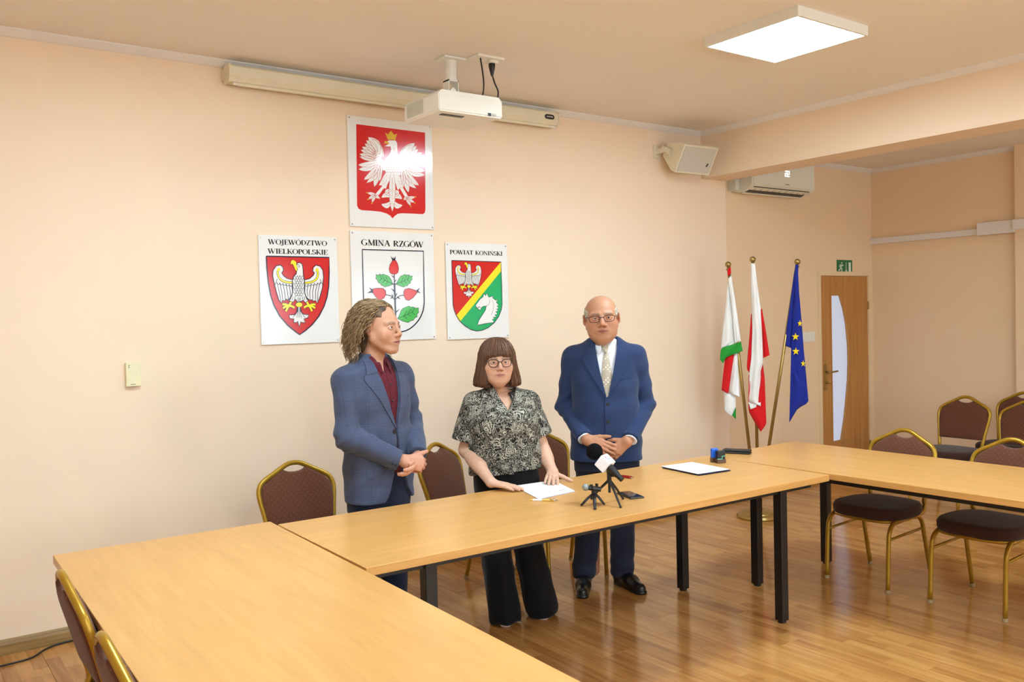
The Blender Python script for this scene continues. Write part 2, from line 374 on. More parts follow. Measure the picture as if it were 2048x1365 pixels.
def make_chair():
    r = empty('banquet_chair', (0, 0, 0))
    # seat
    th = np.linspace(0, 2*math.pi, 40, endpoint=False)
    so = [(.222*math.copysign(abs(math.cos(a))**.62, math.cos(a))*(1-.07*(math.sin(a) > 0)*math.sin(a)), .225*math.copysign(abs(math.sin(a))**.62, math.sin(a))-.0) for a in th]
    V, F = pad(so, .055, .018); V = np.c_[V[:, 0], V[:, 2]-.005, .430+V[:, 1]]
    obj('seat', V, F, SEATF, r, smooth=True)
    # backrest: local (x, height) outline on a plane leaning back
    def lean(x, h): return (x, .19+.115*((h-.42)/.455)**1.15 if h > .42 else .19, h)
    half = [(.0, .816), (.028, .818), (.048, .824), (.064, .833), (.078, .828), (.12, .805), (.165, .775), (.19, .748), (.2, .715), (.2, .67), (.192, .61), (.184, .56), (.179, .525)]
    ol = [(-x, z) for x, z in half[::-1]][:-1]+[(0., .816)]+half[1:]
    V, F = pad(ol, .03, .012)
    Vb = np.array([(lean(x, h)[0], lean(x, h)[1]+d, h) for x, d, h in V])
    obj('backrest', Vb, F, FAB, r, smooth=True)
    side = [(.176, .42), (.176, .47), (.184, .54), (.196, .62), (.208, .69), (.209, .735), (.195, .768), (.165, .792), (.12, .815), (.07, .842), (.035, .858), (0, .863)]
    path = [lean(-x, h) for x, h in side]+[lean(x, h) for x, h in side[:-1][::-1]]
    # side rails: the back tube bends forward under the seat
    ext = [(.176, .205, .44), (.178, .18, .405), (.183, .13, .397), (.19, 0, .395), (.194, -.15, .39)]
    path = [(-x, y, z) for x, y, z in ext[::-1]]+path[1:-1]+ext
    MB().tube(spline(path, 4), .0135, 10).build('back_frame', GOLD, r, smooth=True)
    for sg in (-1, 1):
        lg = MB().tube(spline([(sg*.19, -.10, .393), (sg*.194, -.165, .385), (sg*.196, -.205, .35), (sg*.197, -.22, .28), (sg*.198, -.235, .012)], 5), .0125, 10).build('leg', GOLD, r, smooth=True)
        MB().lathe([(.012, 0), (.014, .003), (.014, .02)], 10, (sg*.198, -.235, 0)).build('foot_cap', FOOTC, lg)
        lg = MB().tube(spline([(sg*.188, .06, .393), (sg*.19, .11, .385), (sg*.193, .14, .35), (sg*.196, .16, .27), (sg*.199, .225, .012)], 5), .0125, 10).build('leg', GOLD, r, smooth=True)
        MB().lathe([(.012, 0), (.014, .003), (.014, .02)], 10, (sg*.199, .225, 0)).build('foot_cap', FOOTC, lg)
        MB().tube([(sg*.196, -.215, .30), (sg*.194, .15, .315)], .008, 8).build('stretcher', GOLD, r, smooth=True)
    MB().tube(spline([(-.19, -.12, .392), (-.15, -.19, .394), (0, -.215, .394), (.15, -.19, .394), (.19, -.12, .392)], 6), .010, 8).build('seat_frame', GOLD, r, smooth=True)
    MB().tube([(-.178, .185, .402), (.178, .185, .402)], .010, 8).build('seat_frame', GOLD, r, smooth=True)
    return r
CH = make_chair(); first = [True]
def chair(x, y, deg, label):
    r = CH if first[0] else copy_tree(CH); first[0] = False
    r.location = (x, y, 0); r.rotation_euler = (0, 0, math.radians(deg)); tag(r, label, 'chair', 'gold framed banquet chairs')
chair(1.83, 4.27, 0, 'dotted banquet chair behind the long table, left of the speaking man')
chair(2.86, 4.33, 24, 'turned banquet chair between the speaking man and the woman')
chair(3.47, 4.33, -11, 'banquet chair standing between the woman and the man in the bright blue suit')
chair(.752, 3.02, 90, 'banquet chair tucked under the left table, the farther of two')
chair(.735, 2.33, 90, 'banquet chair tucked under the left table, nearest the camera')
chair(4.855, 3.0, -90, 'banquet chair pushed under the right table, next to the black table leg')
chair(4.88, 2.37, -90, 'banquet chair pushed under the right table, cut by the right edge of the photo')
chair(7.06, 3.74, -90, 'banquet chair in the back right, to the right of the door, seat fully visible')
chair(7.02, 3.22, -90, 'banquet chair in the back row at the right edge, in front of another chair')
chair(7.68, 3.55, -90, 'rearmost banquet chair against the far right wall, mostly hidden')
# ------------------------------------------------------------------ ceiling lamps
LEDM = mat('led_diffuser', (1, 1, 1, 1), .5, emit=LAMP_COLOR+(1,), estr=LAMP_STRENGTH)
def make_lamp():
    r = empty('ceiling_lamp', (0, 0, 0)); a, h, t_ = .30, .052, .014
    f = MB().box((-a, -a, -h), (a, -a+t_, 0)).box((-a, a-t_, -h), (a, a, 0)).box((-a, -a+t_, -h), (-a+t_, a-t_, 0)).box((a-t_, -a+t_, -h), (a, a-t_, 0)).box((-a+t_, -a+t_, -.01), (a-t_, a-t_, 0))
    f.build('lamp_frame', mat('lamp_frame_white', lin(236, 234, 226), .4, noise=(8, .02)), r)
    MB().box((-a+t_, -a+t_, -h+.003), (a-t_, a-t_, -h+.008)).build('diffuser', LEDM, r)
    return r
LP = make_lamp(); LP.location = (4.035, 3.0, H); tag(LP, 'square white LED panel lamp glowing on the ceiling at upper right', 'lamp', 'square ceiling lamps')
for k, (x, y, lb) in enumerate(((1.15, 3.0, 'square LED ceiling lamp above the left table, above the picture frame'), (4.035, .2, 'square LED ceiling lamp above the right table, nearer the camera'), (1.15, .2, 'square LED ceiling lamp over the camera position'), (1.15, -2.0, 'square LED ceiling lamp behind the camera, left'), (4.035, -2.0, 'square LED ceiling lamp behind the camera, right'))):
    o = copy_tree(LP); o.location = (x, y, H); tag(o, lb, 'lamp', 'square ceiling lamps')

# ------------------------------------------------------------------ projection screen housing
r = empty('projection_screen', (2.86, W, 3.0), 0, 'long cream roll-up projection screen housing mounted high on the back wall', 'projection screen')
sx0, sx1, sz0, sz1, sy0 = 1.675, 4.05, 2.985, 3.078, W-.115
sec = [(W-.02, sz1), (sy0+.012, sz1), (sy0, sz1-.012), (sy0, sz0+.03), (sy0+.02, sz0), (W-.02, sz0)]
MB().prism([(sx0+.012, y, z) for y, z in sec], (sx1-sx0-.024, 0, 0)).build('housing', CREAM, r, True)
for X in (sx0, sx1-.012):
    cp = [(W-.018, sz1+.004), (sy0+.010, sz1+.004), (sy0-.004, sz1-.010), (sy0-.004, sz0+.028), (sy0+.018, sz0-.004), (W-.018, sz0-.004)]
    e = MB().prism([(X, y, z) for y, z in cp], (.012, 0, 0)).build('end_cap', CREAM, r, True)
    MB().box((X-.006 if X < 3 else X+.010, W-.07, sz0+.02), (X+.002 if X < 3 else X+.018, W, sz1-.01)).build('wall_bracket', CREAM, e, True)
MB().tube([(sx0+.05, sy0+.035, sz0-.008), (sx1-.06, sy0+.035, sz0-.008)], .011, 8).build('bottom_bar', CREAM, r, True)
MB().tube([(sx0+.03, sy0+.035, sz0-.008), (sx0+.05, sy0+.035, sz0-.008)], .009, 8).tube([(sx1-.06, sy0+.035, sz0-.008), (sx1-.02, sy0+.035, sz0-.008)], .009, 8).build('bar_tip', WHITEP, r, True)
bx_ = 3.955
th = np.linspace(0, 2*math.pi, 24, endpoint=False)
bd = MB().prism([(bx_+.042*math.copysign(abs(math.cos(a))**.5, math.cos(a)), sy0-.0035, 3.035+.017*math.copysign(abs(math.sin(a))**.7, math.sin(a))) for a in th], (0, .003, 0)).build('badge', BLACKP, r, True)
bl = MB()
for k in range(6): bl.box((bx_-.028+.0098*k, sy0-.0045, 3.031), (bx_-.028+.0098*k+.0065, sy0-.0034, 3.039+.002*(k in (2, 4))))
bl.build('badge_mark', mat('badge_silver', lin(200, 200, 196), .4, noise=(20, .05)), bd, True)

# ------------------------------------------------------------------ projector on its ceiling mount
r = empty('projector', (2.73, 4.28, H), 0, 'white projector hanging from a short ceiling pole in front of the screen', 'projector')
x0, x1, y0, y1, z0, z1 = 2.52, 2.94, 4.10, 4.47, 2.745, 2.862
b = MB(); k = .022
sec = [(x0, z0+.012), (x0+.012, z0), (x1-.012, z0), (x1, z0+.012), (x1, z1-k), (x1-k, z1), (x0+k, z1), (x0, z1-k)]
pb = b.prism([(x, y0, z) for x, z in sec], (0, y1-y0, 0)).build('projector_body', WHITEP, r, True)
MB().box((x0+.005, y0-.004, z0+.008), (x1-.005, y0+.002, z1-.026), bev=.002).build('rear_panel', WHITEP, pb, True)
v_ = MB()
for q in range(14): v_.box((x1-.135+q*.0075, y0+.004, z1-.019), (x1-.131+q*.0075, y0+.02, z1-.0075))
v_.build('vent_slot', BLACKP, pb, True)
v_ = MB()
for q in range(12): v_.box((x0-.002, y0+.16, z0+.02+q*.0065), (x0+.002, y0+.34, z0+.0235+q*.0065))
v_.build('side_grille', mat('grille_grey', lin(206, 203, 186), .5, noise=(20, .05)), pb, True)
MB().box((x0+.055, y0+.055, z0-.003), (x0+.20, y0+.085, z0+.001)).build('bottom_hatch', BLACKP, pb, True)
MB().box((x1-.10, y0-.006, z0+.006), (x1-.078, y0-.003, z0+.022)).build('power_socket', BLACKP, pb, True)
q_ = MB()
for q in range(3): q_.box((x1-.068+q*.01, y0-.006, z0+.006), (x1-.066+q*.01, y0-.003, z0+.022))
q_.build('port_mark', mat('port_grey', lin(150, 148, 140), .5, noise=(20, .05)), pb, True)
MB().lathe([(.055, 0), (.055, .012), (.042, .02), (.042, .03)], 20, (x0+.13, y1-.005, (z0+z1)/2), axis=(0, 1, 0)).build('lens', BLACKP, pb, True)
mx_, my_ = 2.762, 4.35
MB().box((mx_-.075, my_-.06, H-.012), (mx_+.075, my_+.06, H), bev=.003).build('ceiling_plate', WHITEP, r, True)
MB().lathe([(.034, 0), (.034, .115)], 18, (mx_, my_, H-.127)).build('mount_pole', WHITEP, r, True, False)
y_ = MB().box((mx_-.034, my_-.03, H-.2), (mx_-.029, my_+.03, H-.12)).box((mx_+.029, my_-.03, H-.2), (mx_+.034, my_+.03, H-.12)).box((mx_-.034, my_-.03, H-.135), (mx_+.034, my_+.03, H-.127)).build('yoke', WHITEP, r, True)
MB().tube([(mx_-.045, my_, H-.19), (mx_+.045, my_, H-.19)], .011, 10).build('bolt', CHROME, y_, True)
MB().prism([(mx_-.03, my_-.025, z1), (mx_+.03, my_-.025, z1), (mx_+.018, my_-.025, z1+.075), (mx_, my_-.025, z1+.09), (mx_-.018, my_-.025, z1+.075)], (0, .05, 0)).build('lug', WHITEP, r, True)
MB().box((mx_-.09, my_-.09, z1), (mx_+.09, my_+.09, z1+.008), bev=.002).build('mount_base', WHITEP, r, True)

# ceiling outlet and the two black leads
r = empty('ceiling_outlet', (2.94, 4.23, H), 0, 'white ceiling socket plate beside the projector pole', 'socket')
MB().box((2.835, 4.17, H-.014), (3.02, 4.27, H), bev=.003).build('socket_plate', WHITEP, r, True)
MB().lathe([(.028, 0), (.03, .004), (.03, .016)], 18, (2.972, 4.22, H-.03)).build('socket_ring', WHITEP, r, True)
r = empty('projector_cable', (2.87, 4.2, H-.014), 0, 'straight black cable from ceiling plate to projector, left of the plug lead', 'cable')
MB().tube(spline([(2.872, 4.205, H-.01), (2.884, 4.205, H-.08), (2.892, 4.205, H-.16), (2.888, 4.215, H-.225), (2.875, 4.235, z1+.013)], 8), .0045, 8).build('lead', RUBBER, r, True, True)
r = empty('projector_cable', (2.97, 4.22, H-.03), 0, 'black power lead with plug looping down to the projector', 'cable')
MB().lathe([(.007, -.07), (.013, -.045), (.019, -.02), (.019, 0)], 12, (2.962, 4.22, H-.03)).build('plug', BLACKP, r, True)
MB().tube(spline([(2.962, 4.22, H-.09), (2.975, 4.215, H-.14), (2.995, 4.21, H-.19), (2.985, 4.215, H-.235), (2.94, 4.212, z1+.022), (2.90, 4.222, z1+.014)], 8), .0045, 8).build('lead', RUBBER, r, True, True)

# ------------------------------------------------------------------ wall speaker
r = empty('wall_speaker', (5.33, 4.9, 2.86), 0, 'cream loudspeaker angled down on a wall bracket beside the beam', 'speaker')
C0 = np.array([5.325, 4.875, 2.865]); wv_ = np.array([1, -.06, .0]); wv_ /= np.linalg.norm(wv_)
fw = np.array([-.05, -.86, -.5]); fw -= wv_*(fw@wv_); fw /= np.linalg.norm(fw); up_ = np.cross(fw, wv_)*-1; up_ = up_ if up_[2] > 0 else -up_
def SP(a, b_, c_): return C0+wv_*a+up_*b_+fw*c_
hw, hh, dp = .185, .115, .085
sec = [(-hh, dp), (hh, dp), (hh, dp-.05), (.05, -dp-.02), (-.05, -dp-.02), (-hh, dp-.05)]
hb = MB().prism([SP(-hw, b_, c_) for b_, c_ in sec], wv_*2*hw).build('speaker_cabinet', CREAM, r, True)
GRL = mat('speaker_grille', lin(206, 198, 184), .7, noise=(300, .1))
P_ = MB()
P_.prism([SP(a, b_, dp) for a, b_ in ((-hw+.018, -hh+.014), (hw-.018, -hh+.014), (hw-.018, hh-.014), (-hw+.018, hh-.014))], fw*.006)
P_.build('grille', GRL, r, True)
MB().prism([SP(a, b_, dp+.006) for a, b_ in ((hw-.075, -.045), (hw-.062, -.045), (hw-.055, -.018), (hw-.068, -.018))], fw*.002).build('logo_mark', BLACKP, hb, True)
br = MB().prism([SP(-hw-.014, -.03, -.02), SP(-hw-.014, .03, -.02), SP(-hw-.014, .025, -.14), SP(-hw-.014, -.025, -.14)], wv_*.006)
br.box((5.09, W-.012, 2.86), (5.16, W, 2.96)).box((5.115, W-.12, 2.89), (5.135, W, 2.93)).tube([SP(-hw-.02, 0, -.05), SP(-hw+.01, 0, -.05)], .022, 14)
br.build('bracket', CREAM, r, True)

# ------------------------------------------------------------------ air conditioner
r = empty('air_conditioner', (6.5, WA, 2.8), 0, 'white wall air conditioner showing 22, half hidden by the beam', 'air conditioner')
ax0, ax1, yb = 6.075, 6.945, 4.875
ACW = mat('ac_white', lin(232, 230, 216), .35, noise=(8, .02))
sec = [(WA, 2.955), (yb+.03, 2.955), (yb, 2.93), (yb, 2.70), (yb+.03, 2.672), (yb+.13, 2.642), (WA, 2.655)]
MB().prism([(ax0, y, z) for y, z in sec], (ax1-ax0, 0, 0)).build('ac_body', ACW, r, True)
MB().prism([(ax0+.02, yb+.001, 2.699), (ax0+.02, yb-.006, 2.703), (ax0+.02, yb-.006, 2.925), (ax0+.02, yb+.002, 2.93)], (ax1-ax0-.04, 0, 0)).build('front_panel', ACW, r, True)
ou = MB().prism([(ax0+.05, yb+.018, 2.683), (ax0+.05, yb+.115, 2.6465), (ax0+.05, yb+.115, 2.66), (ax0+.05, yb+.018, 2.69)], (ax1-ax0-.10, 0, 0), 0).prism([(ax0+.05, yb+.016, 2.6800), (ax0+.05, yb+.113, 2.6440), (ax0+.05, yb+.114, 2.647), (ax0+.05, yb+.017, 2.683)], (ax1-ax0-.10, 0, 0)).build('air_outlet', BLACKP, r, True)
lo_ = MB()
for q in range(9):
    X = ax0+.1+q*.085; lo_.prism([(X, yb+.03, 2.672), (X, yb+.10, 2.6455), (X, yb+.10, 2.653), (X, yb+.03, 2.682)], (.004, 0, 0))
lo_.build('louvre', mat('louvre_grey', lin(120, 118, 112), .5, noise=(20, .05)), ou, True)
MB().prism([(ax0+.03, yb+.118, 2.640), (ax0+.03, yb+.135, 2.634), (ax0+.03, yb+.135, 2.642), (ax0+.03, yb+.118, 2.647)], (ax1-ax0-.06, 0, 0)).build('flap', ACW, r, True)
dg = MB(); segs = {'2': [(0, 0, 1, 0), (1, 0, 1, 1), (0, 1, 1, 1), (0, 1, 0, 2), (0, 2, 1, 2)]}
dx, dz = px(1575, 348, 1, yb-.007)[[0, 2]]
for q in range(2):
    for a, b_, c_, d_ in segs['2']:
        X0, X1 = sorted((dx-.03+q*.034+(a)*.022, dx-.03+q*.034+(c_)*.022)); Z0, Z1 = sorted((dz+.022-b_*.022, dz+.022-d_*.022))
        dg.box((X0-.003, yb-.008, Z0-.003), (X1+.003, yb-.0055, Z1+.003))
dg.build('display_digits', mat('display_white', (1, 1, 1, 1), .5, emit=(.85, .92, 1, 1), estr=.7), r, True)
lm = MB()
for q in range(5): lm.box((dx-.03+q*.011, yb-.0075, 2.716), (dx-.03+q*.011+.008, yb-.0055, 2.724))
lm.build('logo_mark', mat('logo_grey', lin(130, 126, 116), .5, noise=(20, .05)), r, True)
MB().box((6.03, WA-.09, 2.66), (6.075, WA, 2.76), bev=.004).build('pipe_cover', ACW, r, True)

# ------------------------------------------------------------------ small wall things
e0, e1 = px(1673, 521, 1, WA), px(1703, 550, 1, WA)
r = empty('exit_sign', (e0[0], WA, e1[2]), 0, 'green emergency exit sign with running figure above the door', 'sign')
ex0, ex1, ez0, ez1 = e0[0], e1[0]+.005, e1[2], e0[2]+.005
MB().box((ex0, WA-.006, ez0), (ex1, WA, ez1), bev=.001).build('sign_plate', mat('exit_green', lin(16, 110, 62), .45, noise=(8, .03)), r, True)
SGW = mat('sign_white', lin(226, 240, 228), .5, noise=(8, .02))
sw_, sh_ = ex1-ex0, ez1-ez0
def sgp(u, v): return (ex0+u*sw_, WA-.0066, ez0+v*sh_)
MB().prism([sgp(*q) for q in ((.76, .14), (.9, .14), (.9, .84), (.76, .84))], (0, .0008, 0)).build('door_symbol', SGW, r, True)
MB().prism([sgp(*q) for q in ((.575, .3), (.575, .84), (.605, .84), (.605, .3), (.65, .3), (.59, .14), (.53, .3))], (0, .0008, 0)).build('arrow_symbol', SGW, r, True)
rm = MB()
rm.prism([sgp(.31+.035*math.cos(a), .80+.06*math.sin(a)) for a in np.linspace(0, 6.28, 12, endpoint=False)], (0, .0008, 0))
def limb(pts, w):
    P = [np.array(sgp(*q)) for q in pts]
    for a, b_ in zip(P[:-1], P[1:]):
        d_ = b_-a; n_ = np.array([-d_[2], 0, d_[0]])/np.linalg.norm(d_)*w; rm.prism([a-n_, a+n_, b_+n_, b_-n_], (0, .0008, 0))
limb([(.29, .70), (.24, .48)], .010); limb([(.24, .48), (.32, .36), (.28, .18)], .006); limb([(.24, .48), (.17, .32), (.09, .30)], .006)
limb([(.28, .68), (.36, .60), (.41, .68)], .005); limb([(.28, .68), (.19, .64), (.14, .50)], .005)
rm.build('running_figure', SGW, r, True)
s0, s1 = px(1606, 667, 1, WA), px(1628, 681, 1, WA)
r = empty('light_switch', ((s0[0]+s1[0])/2, WA, s1[2]), 0, 'white double light switch between the blue flag and the door', 'switch')
mid = (s0[0]+s1[0])/2
for q, (a, b_) in enumerate(((s0[0]-.02, mid-.001), (mid+.001, s1[0]+.004))):
    f_ = MB().box((a, WA-.009, s1[2]-.01), (b_, WA, s0[2]+.01), bev=.003).build('switch_plate', WHITEP, r, True)
    MB().box((a+.014, WA-.014, s1[2]+.004), (b_-.014, WA-.008, s0[2]-.004), bev=.002).build('rocker', WHITEP, f_, True)
r = empty('screen_controller', (1.134, W, 1.30), 0, 'small cream control box on the left part of the back wall', 'control box')
MB().box((1.096, W-.028, 1.300), (1.172, W, 1.427), bev=.003).build('case', mat('control_cream', lin(236, 226, 184), .45, noise=(8, .03)), r, True)
for dz_ in (1.412, 1.402): MB().lathe([(.0028, 0), (.0028, .0015)], 10, (1.112, W-.0288, dz_), axis=(0, 1, 0)).build('indicator', BLACKP, r, True)
lg = MB()
for q in range(5): lg.box((1.118+q*.0052, W-.0288, 1.3095), (1.118+q*.0052+.0038, W-.0278, 1.3135))
lg.build('maker_mark', mat('print_grey', lin(110, 100, 80), .5, noise=(20, .05)), r, True)
r = empty('cable_trunking', (XR, 4.5, 2.26), 0, 'white cable trunking along the right wall below the ceiling', 'trunking')
MB().box((XR-.035, 4.02, 2.262), (XR, WA-.002, 2.318), bev=.002).build('trunk', WHITE_TRIM, r, True)
MB().box((XR-.075, 3.691, 2.254), (XR, 4.018, 2.366), bev=.003).box((XR-.11, 3.2, 2.275), (XR-.07, 3.691, 2.36)).build('junction_box', WHITE_TRIM, r, True)
r = empty('floor_cable', (.6, 4.9, 0), 0, 'thin dark cable lying on the floor along the left skirting', 'cable')
MB().tube(spline([(.30, 4.83, .006), (.446, 4.869, .006), (.577, 4.89, .006), (.66, 4.98, .006), (.74, 5.018, .006), (.9, 5.024, .006), (1.25, 5.024, .006), (1.7, 5.02, .006), (2.3, 5.022, .006)], 8), .0045, 8).build('lead', RUBBER, r, True, True)
# ------------------------------------------------------------------ printed coat-of-arms boards
PYB = W-.012                                   # front face of the boards
def gloss(name, col): return mat('print_'+name, col, .12, spec=.5, noise=(5, .015))
PR = {'white': gloss('white', lin(240, 236, 232)), 'red': gloss('red', lin(214, 26, 28)), 'navy': gloss('navy', lin(26, 24, 52)), 'black': gloss('black', lin(18, 18, 24)),
      'gold': gloss('gold', lin(226, 178, 40)), 'yellow': gloss('yellow', lin(246, 226, 42)), 'green': gloss('green', lin(0, 176, 104)), 'leaf': gloss('leaf', lin(84, 190, 92)), 'hip': gloss('hip', lin(226, 42, 40)), 'pink': gloss('pinkline', lin(208, 140, 132)), 'eagle': gloss('eagle', lin(246, 240, 236)), 'shade': gloss('shade', lin(196, 186, 172))}
class Board:
    def __init__(s, x0, x1, z0, z1, zx, zy, zs, label):
        s.z = (zx, zy, zs)
        s.r = empty('coat_of_arms_board', ((x0+x1)/2, W, z0), 0, label, 'poster', 'coat of arms boards on the wall')
        MB().box((x0, PYB, z0), (x1, W, z1), bev=.001).build('board', PR['white'], s.r, True)
        for X in (x0+.014, x1-.014):
            for Z in (z0+.014, z1-.014): MB().lathe([(.005, 0), (.005, .0015), (.003, .003)], 10, (X, PYB, Z), axis=(0, -1, 0)).build('pin', CHROME, s.r, True)
        s.layer = 0; s.b = {}
    def p(s, u, v, lay):
        q = px(s.z[0]+u/s.z[2], s.z[1]+v/s.z[2], 1, PYB); return (q[0], PYB-.0004-.0003*lay, q[2])
    def poly(s, part, col, pts, lay):
        s.layer += 1; key = (part, col) if part == 'outline' else (part, col, s.layer)
        b = s.b.setdefault(key, MB()); b.add([np.array(s.p(u, v, lay))-[0, 2.5e-5*(s.layer % 60)+(1.8e-3 if lay >= 2 and part != 'outline' else 0), 0] for u, v in pts], [list(range(len(pts)))])
    def stroke(s, part, col, pts, w, lay, taper=False):
        s.layer += 1; P = np.array([s.p(u, v, lay) for u, v in pts])-[0, (2.2e-3 if lay >= 2.15 else 1.5e-3) if part.endswith('line') else 1.8e-3, 0]-np.array([0, 1e-6*(s.layer % 60), 0]); b = s.b.setdefault((part, col), MB()); w = w/s.z[2]*.0029*.62
        T = np.gradient(P, axis=0); N = np.c_[-T[:, 2], 0*T[:, 0], T[:, 0]]; N /= np.linalg.norm(N, axis=1)[:, None]+1e-9
        ww = np.linspace(1, .15, len(P))[:, None]*w if taper else w
        V = np.concatenate([P+N*ww, P-N*ww]); n = len(P)
        b.add(V, [(i, i+1, n+i+1, n+i) for i in range(n-1)])
    def leaf(s, part, col, a, b_, w, lay, bend=0., line=None):
        a, b_ = np.array(a, float), np.array(b_, float); d = b_-a; n = np.array([-d[1], d[0]])/np.linalg.norm(d); L = np.linalg.norm(d)
        t = np.linspace(0, 1, 9); prof = np.sin(np.pi*np.clip(t*.86+.10, 0, 1))**.8; prof[-1] = 0
        mid = a+np.outer(t, d)+np.outer(np.sin(np.pi*t)*bend*L, n)
        up = mid+np.outer(prof*w*.5, n); dn = mid-np.outer(prof*w*.5, n)
        s.poly(part, col, list(map(tuple, up))+list(map(tuple, dn[:-1][::-1])), lay)
        if line: s.stroke(part+'_line', line, list(map(tuple, mid[1:-1])), 5, lay+.5, True); s.stroke(part+'_line', line, list(map(tuple, up)), 3.5, lay+.5); s.stroke(part+'_line', line, list(map(tuple, dn)), 3.5, lay+.5)
    def done(s):
        for key, b in s.b.items():
            o = b.build(key[0], PR[key[1]], s.r, True)
            if len(key) == 2: tag(o, kind='stuff')
def closed(pts): return list(pts)+[pts[0]]
# --- a small serif alphabet: (x0, y0, x1, y1, thickness) bars and (cx, cy, rx, ry, a0, a1) bowls in a unit-high cell
K, k = .2, .065
def sf(x, y, h=.13): return (x-h, y, x+h, y, k)
GL = {
 'I': (.36, [(.18, 0, .18, 1, K), sf(.18, .025), sf(.18, .975)], []),
 'L': (.66, [(.18, 0, .18, 1, K), sf(.18, .975), (.05, .025, .6, .025, k), (.6, 0, .61, .26, k)], []),
 'E': (.68, [(.18, 0, .18, 1, K), (.05, .025, .6, .025, k), (.05, .975, .6, .975, k), (.18, .52, .45, .52, k), (.45, .38, .45, .66, k), (.61, 0, .62, .25, k), (.59, .76, .6, 1, k)], []),
 'T': (.7, [(.35, 0, .35, 1, K), sf(.35, .025, .14), (.04, .975, .66, .975, k), (.04, .72, .05, 1, k), (.66, .72, .65, 1, k)], []),
 'K': (.82, [(.18, 0, .18, 1, K), sf(.18, .025), sf(.18, .975), (.24, .45, .66, .97, k), (.34, .56, .7, .03, K), sf(.66, .975, .1), sf(.7, .025, .12)], []),
 'P': (.66, [(.18, 0, .18, 1, K), sf(.18, .025)], [(.22, .725, .36, .25, -90, 90)]),
 'R': (.78, [(.18, 0, .18, 1, K), sf(.18, .025), (.36, .5, .68, .03, K), sf(.68, .025, .09)], [(.22, .735, .36, .24, -90, 90)]),
 'D': (.82, [(.18, 0, .18, 1, K)], [(.2, .5, .54, .475, -90, 90)]),
 'O': (.84, [], [(.42, .5, .36, .49, 0, 360)]),
 'G': (.84, [(.68, .05, .68, .42, K*.9), sf(.68, .43, .14)], [(.42, .5, .36, .49, 45, 330)]),
 'S': (.6, [(.08, .05, .08, .3, k), (.5, .72, .5, .95, k)], [(.3, .735, .2, .25, 20, 270), (.3, .26, .23, .26, -160, 90)]),
 'J': (.46, [(.26, .1, .26, 1, K), sf(.26, .975)], [(.12, .02, .16, .2, -170, 20)]),
 'Z': (.7, [(.14, .03, .56, .97, K*.95), (.08, .975, .62, .975, k), (.06, .025, .64, .025, k), (.08, .74, .09, 1, k), (.64, 0, .63, .26, k)], []),
 'N': (.86, [(.16, 0, .16, 1, k), (.16, .97, .7, .03, K), (.7, 0, .7, 1, k), sf(.16, .025), sf(.7, .975), sf(.13, .975, .1)], []),
 'M': (1.0, [(.16, 0, .16, 1, k), (.18, .97, .5, .05, K), (.5, .05, .82, .97, k), (.84, 0, .84, 1, K), sf(.16, .025), sf(.84, .025), sf(.86, .975, .1), sf(.14, .975, .1)], []),
 'A': (.82, [(.12, .02, .42, 1, k), (.40, 1, .70, .02, K), (.24, .34, .58, .34, k), sf(.11, .025, .1), sf(.70, .025, .13)], []),
 'W': (1.16, [(.10, .98, .34, .02, K), (.34, .02, .58, .95, k), (.52, .98, .78, .02, K), (.78, .02, 1.04, .97, k), sf(.12, .975, .12), sf(.55, .975, .12), sf(1.04, .975, .1)], []),
}
GL['Ó'] = (.84, [(.42, 1.08, .56, 1.24, k*1.6)], GL['O'][2]); GL['Ń'] = (.86, GL['N'][1]+[(.42, 1.08, .56, 1.24, k*1.6)], [])
def write(bd, text, a, b_, cap, col='black', lay=2):
    """letters fitted between two traced baseline ends"""
    A, B = np.array(bd.p(*a, lay)), np.array(bd.p(*b_, lay)); wid = sum(GL[c][0] if c != ' ' else .42 for c in text)
    d = (B-A); Ltot = np.linalg.norm(d); ux = d/Ltot; uz = np.array([0, 0, 1.]); h = np.linalg.norm(np.array(bd.p(a[0], a[1]-cap, lay))-A); sx = Ltot/wid
    mb = MB(); xo = 0.
    for ci, ch in enumerate(text):
        if ch == ' ': xo += .42; mb.build('lettering', PR[col], bd.r, True); mb = MB(); continue
        w, bars, bowls = GL[ch]; L = lambda x, y: A+ux*(xo+x)*sx+uz*y*h
        for bi, (x0, y0, x1, y1, t_) in enumerate(bars):
            p, q = L(x0, y0), L(x1, y1); dd = q-p; dd /= np.linalg.norm(dd)
            nn = ux if abs(x1-x0)*sx < abs(y1-y0)*h*1.2 else uz      # slanted stems are cut level like type
            e = nn*t_*(sx if nn is ux else h)*.5; o_ = np.array([0, -1e-5*(bi+1), 0]); mb.add([p-e+o_, p+e+o_, q+e+o_, q-e+o_], [(0, 1, 2, 3)])
        for cx, cy, rx, ry, a0, a1 in bowls:
            an = np.radians(np.linspace(a0, a1, 28)); V = []
            for t_ in an:
                th = k*.5+(K-k)*.5*abs(math.cos(t_))**1.3
                for sg in (-1, 1): V.append(L(cx+(rx+sg*th)*math.cos(t_), cy+(ry+sg*k*.5)*math.sin(t_)))
            mb.add(V, [(2*i, 2*i+1, 2*i+3, 2*i+2) for i in range(27)])
        xo += w
    mb.build('lettering', PR[col], bd.r, True)

